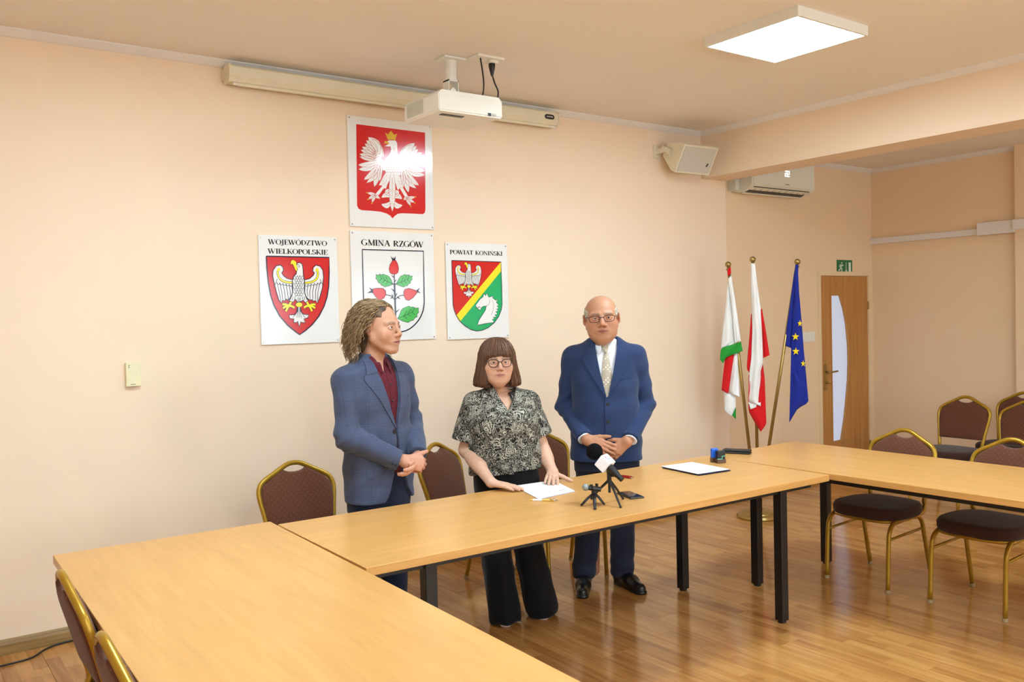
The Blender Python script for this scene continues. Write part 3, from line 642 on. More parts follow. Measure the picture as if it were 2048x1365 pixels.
# --- white eagle with crown on red
B = Board(2.435, 3.042, 2.211, 2.898, 690, 225, 5.689, 'topmost board with a crowned white eagle on a red shield')
B.poly('shield', 'red', [(127, 133), (910, 230), (915, 1105), (908, 1140), (885, 1159), (780, 1153), (650, 1148), (600, 1155), (565, 1180), (540, 1208), (515, 1175), (470, 1150), (400, 1130), (300, 1120), (190, 1113), (152, 1095), (137, 1060)], 0)
LF = [((375, 480), (262, 282), 95, .16), ((365, 480), (240, 316), 60, .06), ((360, 490), (222, 354), 56, .05), ((355, 495), (190, 392), 54, .04), ((350, 505), (177, 428), 52, .03), ((350, 520), (163, 475), 52, .02), ((355, 540), (165, 505), 50, -.02),
      ((365, 560), (150, 600), 62, -.06), ((370, 580), (152, 648), 62, -.10), ((380, 595), (213, 768), 66, -.08), ((385, 600), (243, 802), 60, -.14), ((385, 600), (332, 848), 66, -.02), ((410, 600), (392, 782), 56, .05)]
for a, b_, w, bd_ in LF:
    B.leaf('wing', 'eagle', a, b_, w, 1, bd_, 'pink')
    B.leaf('wing', 'eagle', (1058-a[0], a[1]+62), (1058-b_[0]+(4 if b_[0] < 200 else -6), b_[1]+64 if b_[1] > 420 else b_[1]+66), w, 1, -bd_, 'pink')
B.poly('wing', 'eagle', [(345, 480), (300, 300), (350, 305), (395, 350), (432, 420), (443, 490), (425, 515), (412, 520), (430, 548), (470, 570), (470, 640), (440, 665), (370, 620), (330, 560)], 1.2)
B.poly('wing', 'eagle', [(713, 545), (755, 362), (705, 368), (660, 400), (622, 460), (608, 500), (600, 520), (588, 590), (588, 690), (620, 720), (690, 680), (728, 620)], 1.2)
B.stroke('wing_line', 'pink', [(305, 305), (350, 318), (390, 362), (425, 425), (432, 490), (412, 512)], 6, 1.9)
B.stroke('wing_line', 'pink', [(752, 366), (705, 382), (665, 415), (632, 470), (616, 520)], 6, 1.9)
for q in ((350, 440), (330, 470), (372, 505), (340, 520), (395, 470)): B.stroke('wing_line', 'pink', [(q[0]-14, q[1]+10), q, (q[0]+16, q[1]-6)], 7, 1.9, True)
B.poly('eagle_body', 'eagle', [(475, 335), (500, 318), (575, 322), (592, 350), (595, 480), (632, 545), (640, 640), (600, 700), (540, 715), (470, 690), (440, 640), (440, 560), (470, 520), (510, 470), (525, 420), (515, 388), (480, 388), (448, 385), (475, 372), (492, 360)], 1.4)
for q in (0, 12, 24): B.stroke('eagle_line', 'pink', [(545+q, 400), (548+q, 440), (530+q, 490), (500+q, 530)], 4, 2.1)
for r_ in range(5):
    for q in range(6-r_ % 2): cx, cy = 465+q*30+15*(r_ % 2), 560+r_*28; B.stroke('eagle_line', 'pink', [(cx-14, cy), (cx-8, cy+11), (cx, cy+14), (cx+8, cy+11), (cx+14, cy)], 3.5, 2.1)
B.poly('leg', 'eagle', [(480, 670), (440, 720), (405, 790), (385, 828), (415, 832), (440, 870), (452, 860), (465, 872), (480, 820), (512, 760), (528, 690)], 1.4)
B.poly('leg', 'eagle', [(545, 690), (555, 760), (575, 810), (592, 870), (605, 885), (618, 865), (632, 852), (668, 850), (650, 790), (622, 720), (590, 680)], 1.4)
for a in ((470, 710), (450, 740), (436, 770), (470, 770), (455, 800), (430, 800)): B.stroke('eagle_line', 'pink', [a, (a[0]-14, a[1]+30)], 5, 2.1, True); B.stroke('eagle_line', 'pink', [(1076-a[0], a[1]+6), (1090-a[0], a[1]+36)], 5, 2.1, True)
B.poly('leg', 'eagle', [(428, 832), (352, 922), (325, 945), (345, 962), (388, 935), (445, 855)], 1.3); B.poly('leg', 'eagle', [(620, 862), (692, 980), (722, 965), (652, 848)], 1.3)
for fx, fy, toes in ((345, 945, ((245, 915), (258, 990), (303, 1032), (395, 980))), (703, 972, ((805, 962), (795, 1030), (748, 1068), (665, 995)))):
    for tx, ty in toes:
        B.leaf('talon', 'eagle', (fx-(tx-fx)*.12, fy-(ty-fy)*.12), (fx+(tx-fx)*.93, fy+(ty-fy)*.93), 34, 1.5, .04, 'pink'); B.leaf('claw', 'gold', (fx+(tx-fx)*.82, fy+(ty-fy)*.82), (fx+(tx-fx)*1.08, fy+(ty-fy)*1.14), 13, 1.8)
for a, b_, w, bd_ in (((535, 690), (537, 1128), 74, 0), ((520, 880), (458, 940), 42, .2), ((555, 890), (606, 948), 42, -.2), ((522, 960), (412, 968), 56, .22), ((552, 965), (648, 985), 56, -.22), ((522, 1020), (410, 1048), 60, -.26), ((552, 1020), (653, 1060), 60, .26)): B.leaf('tail', 'eagle', a, b_, w, 1.3, bd_, 'pink')
B.poly('crown', 'gold', [(455, 228), (487, 252), (497, 236), (522, 208), (546, 240), (556, 256), (592, 243), (578, 285), (570, 320), (530, 312), (485, 312)], 1.6)
B.poly('beak', 'gold', [(445, 332), (468, 324), (490, 336), (500, 350), (497, 366), (470, 354), (448, 356)], 1.8)
B.done()

# --- eagle of the second board, reused (scaled) on the fourth
def small_eagle(B, f, lw=5.):
    g = lambda pts: [f(*q) for q in pts]
    wl = [(290, 400), (318, 428), (322, 465), (302, 490), (320, 520), (360, 552), (425, 570), (428, 640), (428, 700), (415, 750), (395, 778), (378, 800), (352, 790), (335, 812), (312, 800), (297, 835), (270, 800), (240, 700), (215, 600), (200, 520), (205, 460), (240, 410)]
    wr = [(690, 402), (660, 430), (655, 470), (675, 490), (660, 520), (620, 555), (560, 572), (560, 640), (560, 700), (575, 755), (600, 785), (622, 800), (645, 795), (662, 812), (688, 805), (708, 835), (735, 770), (765, 660), (778, 540), (770, 460), (740, 415)]
    bdp = [(480, 378), (510, 372), (538, 395), (545, 450), (548, 520), (562, 580), (565, 650), (562, 710), (575, 760), (603, 805), (570, 830), (545, 800), (520, 820), (480, 825), (460, 790), (432, 825), (383, 805), (418, 750), (425, 700), (420, 640), (425, 570), (440, 530), (468, 500), (472, 470), (482, 450), (468, 400)]
    tl = [(485, 880), (480, 930), (450, 965), (385, 970), (395, 1010), (442, 1015), (435, 1052), (470, 1058), (482, 1040), (502, 1105), (522, 1045), (537, 1058), (570, 1055), (555, 1015), (600, 1000), (610, 965), (550, 960), (520, 930), (512, 880)]
    for nm, P in (('wing', wl), ('wing', wr), ('eagle_body', bdp), ('tail', tl)): B.poly(nm, 'eagle', g(P), 1.3 if nm == 'wing' else 1.6); B.stroke('outline', 'navy', g(closed(P)), lw*1.5, 2.2)
    for a, b_ in (((250, 560), (222, 632)), ((250, 600), (292, 815)), ((282, 610), (315, 795)), ((318, 625), (346, 795)), ((352, 630), (378, 790)), ((388, 635), (402, 760))):
        B.stroke('outline', 'navy', g([a, ((a[0]+b_[0])/2+3, (a[1]+b_[1])/2), b_]), lw, 2.2); B.stroke('outline', 'navy', g([(988-a[0], a[1]), (988-(a[0]+b_[0])/2-3, (a[1]+b_[1])/2), (1002-b_[0], b_[1])]), lw, 2.2)
    for q in range(5):
        x = 245+q*36; B.stroke('outline', 'navy', g([(x, 600+q*6), (x+10, 620+q*6), (x+24, 622+q*5), (x+36, 602+q*6)]), lw, 2.2); x = 745-q*36; B.stroke('outline', 'navy', g([(x, 600+q*6), (x-10, 620+q*6), (x-24, 622+q*5), (x-36, 602+q*6)]), lw, 2.2)
    for r_ in range(9):
        for q in range(5-r_ % 2):
            cx, cy = 436+q*29+14*(r_ % 2), 520+r_*27
            if 428 < cx-10 and cx+10 < 562: B.stroke('outline', 'navy', g([(cx-13, cy), (cx-11, cy+12), (cx, cy+22), (cx+11, cy+12), (cx+13, cy)]), lw*.8, 2.2)
    for x in (400, 420, 445, 545, 565, 588): B.stroke('outline', 'navy', g([(x+8*(x < 500)-8*(x > 500), 760), (x, 800)]), lw*.8, 2.2)
    for x, e in ((499, 0), (487, -14), (511, 14), (478, -50), (520, 48)): B.stroke('outline', 'navy', g([(x, 890), (x+e*.2, 950), (x+e, 1000)]), lw*.8, 2.2)
    for x in (488, 502, 515): B.stroke('outline', 'navy', g([(x, 770), (x, 822)]), lw*.8, 2.2)
    for P in ([(265, 448), (258, 500), (285, 560), (340, 592), (422, 602)], [(703, 455), (714, 500), (700, 555), (650, 592), (566, 606)]):
        S = spline([(x, y) for x, y in P], 5); B.stroke('outline', 'navy', g(S), lw*4.4, 2.0); B.stroke('wing_band', 'yellow', g(S), lw*3, 2.4)
    for cx, cy in ((267, 450), (704, 455)):
        for q in range(3): B.poly('wing_band', 'yellow', g([(cx+12*math.cos(q*2.09+.5)+10*math.cos(a), cy+10*math.sin(q*2.09+.5)+11*math.sin(a)) for a in np.linspace(0, 6.28, 10, endpoint=False)]), 2.5+.1*q)
    bk = [(402, 378), (412, 350), (435, 343), (465, 365), (470, 400), (480, 440), (474, 472), (456, 455), (440, 415), (422, 385), (410, 396)]
    B.poly('beak', 'yellow', g(bk), 2.0); B.stroke('outline', 'navy', g(closed(bk)), lw, 2.3); B.stroke('outline', 'navy', g([(430, 375), (452, 410), (468, 455)]), lw, 2.3)
    B.stroke('outline', 'navy', g([(472, 398), (490, 395), (506, 412), (500, 430), (488, 418)]), lw, 2.3)
    for fx, fy, st, toes in ((385, 865, (410, 818), ((310, 848), (316, 892), (350, 928), (446, 888))), (612, 865, (586, 818), ((686, 850), (682, 890), (646, 926), (555, 886)))):
        for wd, cl, ly in ((lw*6, 'navy', 2.0), (lw*4, 'yellow', 2.4)):
            B.stroke('talon' if cl == 'yellow' else 'outline', cl, g([st, (fx, fy)]), wd, ly)
            for tq in toes: B.stroke('talon' if cl == 'yellow' else 'outline', cl, g([(fx, fy), ((fx+tq[0])/2, (fy+tq[1])/2-8), tq]), wd, ly+.05)
    for k_, cl, ly in ((1.15, 'navy', 2.4), (1., 'yellow', 2.6)): B.poly('tail_knot' if cl == 'yellow' else 'outline', cl, g([(499+37*k_*math.cos(a), 853+27*k_*math.sin(a)) for a in np.linspace(0, 6.28, 20, endpoint=False)]), ly)
B = Board(1.848, 2.342, 1.494, 2.138, 510, 460, 5.689, 'left board headed WOJEWÓDZTWO WIELKOPOLSKIE with a white eagle on red')
sh = [(127, 300), (843, 315), (843, 480), (838, 640), (820, 760), (785, 870), (725, 985), (650, 1080), (570, 1150), (507, 1193), (450, 1150), (370, 1085), (280, 980), (215, 860), (175, 740), (150, 600), (135, 450)]
B.poly('shield', 'red', sh, 0); B.stroke('outline', 'navy', closed(sh), 11, 1); small_eagle(B, lambda x, y: (x, y)); B.done()
write(B, 'WOJEWÓDZTWO', (150, 164), (818, 183), 58); write(B, 'WIELKOPOLSKIE', (146, 270), (828, 284), 58)
# --- dog rose board
B = Board(2.433, 3.032, 1.490, 2.185, 690, 455, 5.811, 'middle board headed GMINA RZGÓW with red rose hips, behind the speaking man')
sh = [(200, 258), (910, 278), (920, 880), (905, 970), (860, 1070), (790, 1150), (710, 1200), (600, 1222), (480, 1212), (380, 1165), (300, 1090), (240, 985), (215, 880)]
B.stroke('shield_outline', 'navy', spline(sh[2:], 4).tolist()+sh[:3], 13, 1)
for pts in ([(550, 385), (590, 385), (612, 430), (622, 480), (615, 525), (590, 545), (545, 545), (518, 525), (510, 480), (522, 430)], [(320, 715), (380, 705), (440, 710), (470, 735), (475, 780), (450, 825), (400, 850), (350, 800), (325, 765)], [(830, 735), (842, 755), (790, 820), (740, 852), (705, 840), (685, 800), (680, 750), (695, 720), (740, 708)]):
    B.poly('rose_hip', 'hip', pts, 1); B.stroke('outline', 'navy', closed(pts), 4, 1.6)
for pts in ([(548, 384), (528, 330), (556, 366), (557, 338), (566, 366), (587, 335), (584, 384)], [(322, 722), (280, 698), (302, 735), (255, 765), (310, 760), (326, 768)], [(830, 734), (870, 700), (850, 738), (880, 768), (846, 756), (840, 765)]): B.poly('sepal', 'navy', pts, 1.8)
for pts, rib, tip in (([(555, 660), (535, 610), (512, 575), (490, 560), (470, 556), (440, 543), (425, 552), (400, 548), (385, 556), (358, 548), (364, 575), (356, 592), (378, 615), (385, 640), (412, 655), (420, 672), (445, 680), (460, 692), (510, 682)], (555, 660), (370, 560)),
                      ([(595, 660), (625, 600), (650, 565), (670, 562), (690, 546), (712, 555), (735, 552), (750, 566), (786, 565), (775, 590), (780, 605), (760, 625), (758, 650), (735, 658), (725, 680), (700, 682), (685, 694), (650, 685)], (595, 660), (775, 572)),
                      ([(610, 1060), (640, 1000), (650, 965), (675, 940), (700, 932), (740, 915), (760, 928), (790, 925), (812, 940), (855, 935), (850, 965), (855, 990), (835, 1010), (838, 1040), (805, 1055), (795, 1080), (765, 1085), (735, 1107), (670, 1090)], (610, 1060), (845, 950)),
                      ([(560, 1060), (530, 1000), (520, 965), (495, 940), (470, 932), (430, 915), (410, 928), (380, 925), (358, 940), (315, 935), (320, 965), (315, 990), (335, 1010), (332, 1040), (365, 1055), (375, 1080), (405, 1085), (435, 1107), (500, 1090)], (560, 1060), (325, 950))):
    B.poly('leaf', 'leaf', pts, 1); B.stroke('outline', 'navy', closed(pts), 4, 1.6); B.stroke('outline', 'navy', [rib, ((rib[0]+tip[0])/2, (rib[1]+tip[1])/2+8), tip], 5, 1.6, True)
    for q in (.3, .5, .7):
        m_ = np.array(rib)*(1-q)+np.array(tip)*q+[0, 6]; d_ = np.array(tip)-np.array(rib)
        for sg in (-1, 1): B.stroke('outline', 'navy', [m_, m_+d_*.16+np.array([0, sg*45.])], 3.5, 1.6)
B.stroke('stem', 'navy', [(572, 545), (574, 660)], 9, 1); B.stroke('stem', 'navy', [(574, 650), (580, 830), (586, 1000), (588, 1130)], 17, 1)
B.stroke('stem', 'navy', [(585, 840), (610, 810), (640, 795), (682, 788)], 8, 1); B.stroke('stem', 'navy', [(575, 840), (545, 805), (520, 793), (474, 784)], 8, 1); B.stroke('stem', 'navy', [(545, 660), (600, 660)], 9, 1)
for pts in ([(566, 590), (532, 552), (566, 572)], [(578, 640), (600, 604), (578, 618)], [(570, 750), (530, 708), (568, 728)], [(588, 812), (610, 755), (588, 780)], [(555, 820), (515, 835), (548, 805)], [(605, 820), (645, 838), (612, 800)], [(590, 1000), (640, 945), (592, 975)], [(548, 812), (540, 770), (560, 800)]): B.poly('thorn', 'navy', pts, 1.2)
B.done(); write(B, 'GMINA RZGÓW', (190, 208), (914, 236), 70)
# --- county board
B = Board(3.125, 3.630, 1.480, 2.131, 880, 480, 6.655, 'right board headed POWIAT KONIŃSKI with an eagle and a white horse head')
sh = [(155, 275), (810, 295), (818, 560), (825, 850), (815, 930), (780, 1020), (720, 1105), (640, 1170), (560, 1205), (490, 1215), (410, 1195), (330, 1145), (265, 1085), (215, 1005), (185, 930), (172, 860), (163, 560)]
B.poly('shield', 'red', sh, 0); B.poly('shield_field', 'green', [(810, 415)]+sh[2:13], .6); B.poly('shield_band', 'yellow', [(807, 297), (811, 418), (268, 1088), (216, 1008)], .9)
B.stroke('outline', 'navy', closed(sh), 9, 1.2); small_eagle(B, lambda x, y: (200+(x-200)*.602, 300+(y-343)*.63), 3.4)
hs = [(580, 712), (602, 747), (620, 712), (645, 765), (690, 752), (715, 758), (692, 772), (740, 805), (768, 792), (745, 832), (780, 872), (752, 880), (778, 912), (748, 920), (770, 950), (735, 957), (762, 988), (722, 1000), (747, 1027), (702, 1030), (722, 1052), (690, 1057), (716, 1100), (600, 1115), (497, 1135), (515, 1070), (560, 1000), (600, 940), (615, 880), (575, 885), (545, 905), (535, 935), (515, 930), (480, 895), (470, 870), (490, 845), (530, 790), (570, 760)]
B.poly('horse_head', 'eagle', hs, 1.6); B.stroke('outline', 'navy', closed(hs), 6, 2.2)
B.stroke('outline', 'navy', [(655, 790), (660, 830), (640, 870), (612, 885)], 4, 2.2); B.stroke('outline', 'navy', [(690, 800), (712, 860), (705, 930), (680, 1000)], 4, 2.2); B.poly('outline', 'navy', [(582, 800), (600, 792), (612, 808), (592, 818)], 2.2); B.poly('outline', 'navy', [(497, 862), (508, 856), (510, 872), (500, 876)], 2.2); B.stroke('outline', 'navy', [(500, 905), (520, 892), (532, 902)], 8, 2.2)
B.done(); write(B, 'POWIAT KONIŃSKI', (130, 190), (830, 213), 58)
# ------------------------------------------------------------------ flags and their stand
FC = np.array([5.6, 4.485]); fn_ = FC/np.linalg.norm(FC); fu = np.array([fn_[1], -fn_[0]])
r = empty('flag_stand', (FC[0], FC[1], 0), 0, 'round brass flag stand base on the floor behind the tables', 'flag stand')
MB().lathe([(.165, 0), (.168, .012), (.160, .028), (.13, .036), (.125, .046), (.09, .058), (.04, .066), (.03, .08)], 40).build('base', BRASS, r, smooth=False)
MB().lathe([(.03, .078), (.03, .16), (.046, .17), (.048, .19), (.04, .2)], 20).build('socket', BRASS, r)
smooth_by_angle(bpy.data.objects['base'])
def fcl(name, col):
    m = mat(name, col, .8, spec=.2, sheen=.1); t = NT(m); n = t.new('ShaderNodeTexNoise', i_Scale=300.0); t.link(t.coord(), n.inputs['Vector']); t.bump(n.outputs['Fac'], .15, .001)
    b = t.b; b.inputs['Subsurface Weight'].default_value = 0.; return m
FW, FR, FG, FB, FY = fcl('flag_white', lin(240, 236, 232)), fcl('flag_red', lin(216, 24, 28)), fcl('flag_green', lin(40, 152, 52)), fcl('flag_blue', lin(28, 42, 140)), fcl('flag_yellow', lin(240, 206, 20))
def fpt(u, v, back=0.): return vpx(1430+u/3.69, 510+v/3.69, FC, back)
def flag(name, label, top, low, panels, mats, stars=()):
    a = fpt(*top); z0 = .2015; b_ = np.array([FC[0]+(low*fu[0])*.012, FC[1]+(low*fu[1])*.012, z0])
    r = empty('flag', tuple(b_), 0, label, 'flag', 'flags in the brass stand')
    po = MB().tube([b_, a], .0125, 12).build('pole', BRASS, r, True, True)
    ball = MB(); ball.lathe([(.012, -.045), (.018, -.038), (.012, -.03)], 14, tuple(a)); ball.sphere(tuple(a+np.array([0, 0, .0])), .024)
    ball.build('finial', BRASS, r, True, True)
    mb = MB()
    for mi, back, amp, ph, poly in panels:
        P = np.array(poly, float); y0, y1 = P[:, 1].min(), P[:, 1].max(); nr = max(3, int((y1-y0)/22)); nc = 9
        rows = []
        for q in range(nr+1):
            y = min(max(y0+(y1-y0)*q/nr, y0+.3), y1-.3); xs = []
            for i in range(len(P)):
                (xa, ya), (xb, yb_) = P[i], P[(i+1) % len(P)]
                if (ya-y)*(yb_-y) <= 0 and ya != yb_: xs.append(xa+(xb-xa)*(y-ya)/(yb_-ya))
            xl, xr = min(xs), max(xs); row = []
            for c_ in range(nc):
                f_ = c_/(nc-1); grow = min(1., (xr-xl)/70.)
                dep = back-amp*grow*math.cos(math.pi*(f_-.5)*2.2+ph+.5*math.sin(y*.006))+.004*math.sin(y*.02+f_*9+ph)
                row.append(fpt(xl+(xr-xl)*f_, y, dep-.032))
            rows.append(row)
        V = [p for rw in rows for p in rw]
        mb.add(V, [(i*nc+j, i*nc+j+1, (i+1)*nc+j+1, (i+1)*nc+j) for i in range(nr) for j in range(nc-1)], mi)
    o = mb.build('flag_cloth', mats, r, True, True)
    md = o.modifiers.new('thickness', 'SOLIDIFY'); md.thickness = .0022; md.offset = 0
    if stars:
        sb = MB()
        for cx, cy, rad, sq in stars:
            P = [fpt(cx+rad*sq*math.cos(-math.pi/2+i*math.pi/5)*(1 if i % 2 == 0 else .4), cy+rad*math.sin(-math.pi/2+i*math.pi/5)*(1 if i % 2 == 0 else .4), -.066) for i in range(10)]
            n_ = np.array([-fn_[0], -fn_[1], 0])*.002; sb.prism(P, n_)
        sb.build('star', FY, r, True)
    return r
flag('flag', 'white green and red flag nearest the back wall, leftmost in the stand', (97, 72), -2.4, [
    (1, -.018, .006, 0, [(88, 92), (115, 90), (121, 155), (95, 157)]),
    (0, -.016, .012, 0, [(95, 157), (121, 155), (143, 300), (165, 450), (192, 643), (148, 656), (128, 450), (112, 300)]),
    (0, .004, .012, .5, [(98, 190), (106, 190), (118, 300), (134, 450), (150, 660), (43, 692), (68, 450), (85, 300)]),
    (2, -.012, .012, .2, [(43, 690), (148, 656), (192, 642), (205, 710), (160, 726), (78, 758), (60, 800), (37, 782)]),
    (1, .012, .012, .2, [(74, 752), (142, 733), (98, 1022), (47, 1006)]),
    (0, .020, .014, .7, [(138, 733), (166, 722), (182, 1050), (97, 1022)]),
    (0, .030, .010, .3, [(65, 1010), (152, 1040), (154, 1132), (125, 1192), (70, 1152)]),
    (2, .028, .006, .3, [(154, 1130), (154, 1213), (124, 1191)])], [FW, FR, FG])
flag('flag', 'white over red flag hanging in the middle of the stand', (278, 34), 0, [
    (0, -.020, .016, 0, [(262, 62), (294, 62), (310, 200), (336, 395), (346, 560), (352, 700), (356, 805), (338, 862), (338, 1000), (337, 1118), (245, 1086), (252, 960), (256, 860), (268, 760), (276, 560), (272, 440), (265, 200)]),
    (1, .006, .010, .5, [(266, 436), (284, 450), (280, 600), (270, 800), (256, 872), (233, 842), (246, 690), (258, 560)]),
    (1, .010, .012, -.4, [(332, 402), (346, 395), (375, 560), (403, 742), (352, 764), (342, 600)]),
    (1, -.004, .016, .4, [(352, 808), (366, 900), (372, 1060), (379, 1250), (338, 1306), (295, 1240), (250, 1162), (245, 1088), (300, 1080), (330, 900)]),
    (0, -.020, .004, .4, [(247, 1090), (330, 1114), (262, 1142)]), (1, -.002, .006, 0, [(250, 872), (262, 868), (264, 1000), (246, 1090), (248, 980)])], [FW, FR])
flag('flag', 'dark blue flag with yellow stars, rightmost in the stand', (608, 52), 2.4, [
    (0, -.012, .010, 0, [(592, 72), (616, 72), (614, 150), (622, 300), (640, 500), (655, 700), (672, 880), (683, 1000), (691, 1092), (610, 1135), (549, 1236), (553, 1060), (558, 860), (562, 690), (575, 500), (590, 300), (590, 150)]),
    (0, .012, .012, .6, [(590, 100), (604, 100), (600, 300), (585, 500), (572, 692), (511, 674), (540, 450), (562, 300), (582, 150)]),
    (0, -.026, .012, -.3, [(562, 860), (600, 880), (640, 930), (668, 960), (655, 1080), (610, 1136), (549, 1236), (553, 1060)])], [FB],
    ((627, 507, 26, .75), (594, 605, 30, .95), (597, 713, 30, .95), (651, 803, 26, .75)))
# ------------------------------------------------------------------ things on the tables
def tp(u, v, z=TZ): return px(u, v, 2, z)
PAPER = mat('paper_white', lin(246, 244, 240), .6, noise=(8, .01)); NAVYC = mat('navy_folder', lin(28, 28, 62), .5, noise=(30, .1)); BLUEP = mat('pale_blue_folder', lin(170, 180, 214), .5, noise=(30, .03))
INK = mat('grey_print', lin(150, 148, 150), .6, noise=(30, .1))
def sheet(name, corners, z, th, m, parent): return MB().prism([(c_[0], c_[1], z) for c_ in corners], (0, 0, th)).build(name, m, parent, True)
def squared(a, b_, d_):
    """rectangle from a corner, the next corner and the approximate last one"""
    a, b_, d_ = (np.array(q[:2]) for q in (a, b_, d_)); e = (b_-a)/np.linalg.norm(b_-a); n_ = np.array([-e[1], e[0]]); h = (d_-a)@n_; return [a, b_, b_+n_*h, a+n_*h]
def crest(root, c_, e, z):
    n_ = np.array([-e[1], e[0]]); cc = MB()
    cc.add([tuple(np.array(c_)+e*.018*math.cos(t_)*(1 if q == 0 else .75)+n_*.010*math.sin(t_)*(1 if q == 0 else .75))+(z,) for q in range(2) for t_ in np.linspace(0, 6.28, 16, endpoint=False)], [(i, (i+1) % 16, 16+(i+1) % 16, 16+i) for i in range(16)])
    for q in range(4): a_ = np.array(c_)+e*(-.03+.004*q)-n_*(.016+.0*q); cc.add([tuple(np.array(c_)+e*(-.010+q*.006)+n_*(-.004))+(z,), tuple(np.array(c_)+e*(-.007+q*.006)+n_*(-.004))+(z,), tuple(np.array(c_)+e*(-.007+q*.006)+n_*.004)+(z,), tuple(np.array(c_)+e*(-.010+q*.006)+n_*.004)+(z,)], [(0, 1, 2, 3)])
    tag(cc.build('printed_crest', INK, root, True), kind='stuff')
# document under the woman's hands
R_ = squared(tp(1031, 972), tp(1078, 1000), tp(1085, 969))
R_ = [np.array(q) for q in (tp(1028, 974)[:2], tp(1078, 1000)[:2], tp(1150, 984)[:2], tp(1084, 967)[:2])]
R_[3] = R_[0]+R_[2]-R_[1]; R_[3][1] = min(R_[3][1], 3.672)
r = empty('document_folder', (R_[0][0], R_[0][1], TZ), 0, 'white document on a pale blue folder under the woman\'s hands', 'document')
sheet('folder', [q*1.0 for q in R_], TZ+.0005, .002, BLUEP, r); sheet('paper', [q+(R_[0]-R_[2])*.004 for q in R_], TZ+.0026, .0016, PAPER, r)
e_ = (R_[2]-R_[1]); e_ /= np.linalg.norm(e_); crest(r, R_[2]-e_*.06+(R_[3]-R_[2])*.22, e_, TZ+.0046)
R_ = [np.array(q) for q in (tp(1322, 937)[:2], tp(1396, 952.5)[:2], tp(1459, 943)[:2], tp(1384, 927)[:2])]; R_[3] = R_[0]+R_[2]-R_[1]
r = empty('document_folder', (R_[0][0], R_[0][1], TZ), 0, 'white document lying on a dark navy folder near the stamps', 'document')
dn_ = np.array([.004, -.006])
sheet('folder', [q+dn_ for q in R_], TZ+.0005, .003, NAVYC, r); sheet('folder_flap', [q+dn_*.5 for q in R_], TZ+.006, .003, NAVYC, r); sheet('paper', R_, TZ+.0095, .0016, PAPER, r)
e_ = (R_[2]-R_[1]); e_ /= np.linalg.norm(e_); crest(r, R_[2]-e_*.05+(R_[3]-R_[2])*.22, e_, TZ+.0115)
# pen
a, b_ = tp(1058, 1000.5, TZ+.005), tp(1115, 1001, TZ+.005); d_ = (b_-a)/np.linalg.norm(b_-a); a = (a+b_)/2-d_*.07; 
r = empty('pen', tuple(a), 0, 'yellow and white ballpoint pen in front of the document', 'pen')
PENY = mat('pen_yellow', lin(232, 190, 96), .4, noise=(20, .05))
MB().lathe([(.001, 0), (.004, .012), (.005, .02)], 10, a, axis=d_).build('tip', PENY, r, True); MB().lathe([(.005, .02), (.005, .065)], 10, a, axis=d_).build('grip', PAPER, r, True)
MB().lathe([(.005, .065), (.005, .122)], 10, a, axis=d_).build('barrel', PENY, r, True); MB().lathe([(.0045, .122), (.003, .126), (.003, .14)], 10, a, axis=d_).build('button', CHROME, r, True)
MB().box(a+d_*.1+np.array([-.002, -.002, .004]), a+d_*.13+np.array([.002, .002, .007])).build('clip', CHROME, r, True)
# microphone with foam ball and station cube, on a tripod
c_ = np.array([2.772, 3.078]); 
def mp(u, v, back=0.): return vpx(u, v, c_, back)
r = empty('interview_microphone', (c_[0], c_[1], TZ), 0, 'black microphone with foam ball and white logo cube on tabletop tripod', 'microphone')
hub = np.array([c_[0], c_[1], TZ+.105])
ns = MB().tube([hub+[0, 0, -.06], hub, hub+[0, 0, .045]], .0065, 10).build('stem', BLACKP, r, True)
MB().tube([hub+[0, 0, -.012], hub+[0, 0, .03]], .011, 12).build('collar', BLACKP, r, True); MB().tube([hub+[0, 0, .02], hub+np.array([.02, -.01, .02])], .008, 10).build('knob', BLACKP, r, True)
for u, v in ((1183, 1000), (1241, 1017), (1246, 1000)):
    f_ = tp(u, v); f_ = f_+np.array([0, 0, .006])
    lg = MB().tube([hub+(f_-hub)*.03, hub+(f_-hub)*.5+np.array([0, 0, .004]), f_], [.0075, .006, .005], 8).build('leg', BLACKP, r, True); MB().sphere(f_, .006, 10, 6).build('foot', RUBBER, lg, True)
ax_a = mp(1245, 961, -.04); ax_b = mp(1186, 903, .03); ad = (ax_b-ax_a); Lm = np.linalg.norm(ad); ad /= Lm
clip_ = MB().tube([hub+[0, 0, .028], hub+[0, 0, .062]], .012, 10).build('clip', BLACKP, r, True)
MB().lathe([(.011, 0), (.0125, .004), (.0125, .03), (.0145, .034), (.0165, .05), (.021, .11), (.0225, Lm*.66)], 18, ax_a, axis=ad).build('handle', BLACKP, r, True, True)
FOAM = mat('black_foam', lin(17, 16, 17), .95, spec=.1); t = NT(FOAM); n = t.new('ShaderNodeTexNoise', i_Scale=600.0); t.link(t.coord(), n.inputs['Vector']); t.bump(n.outputs['Fac'], .6, .003)
MB().sphere(mp(1189, 904, .045), .040, 24, 16).build('foam_windscreen', FOAM, r, True, True)
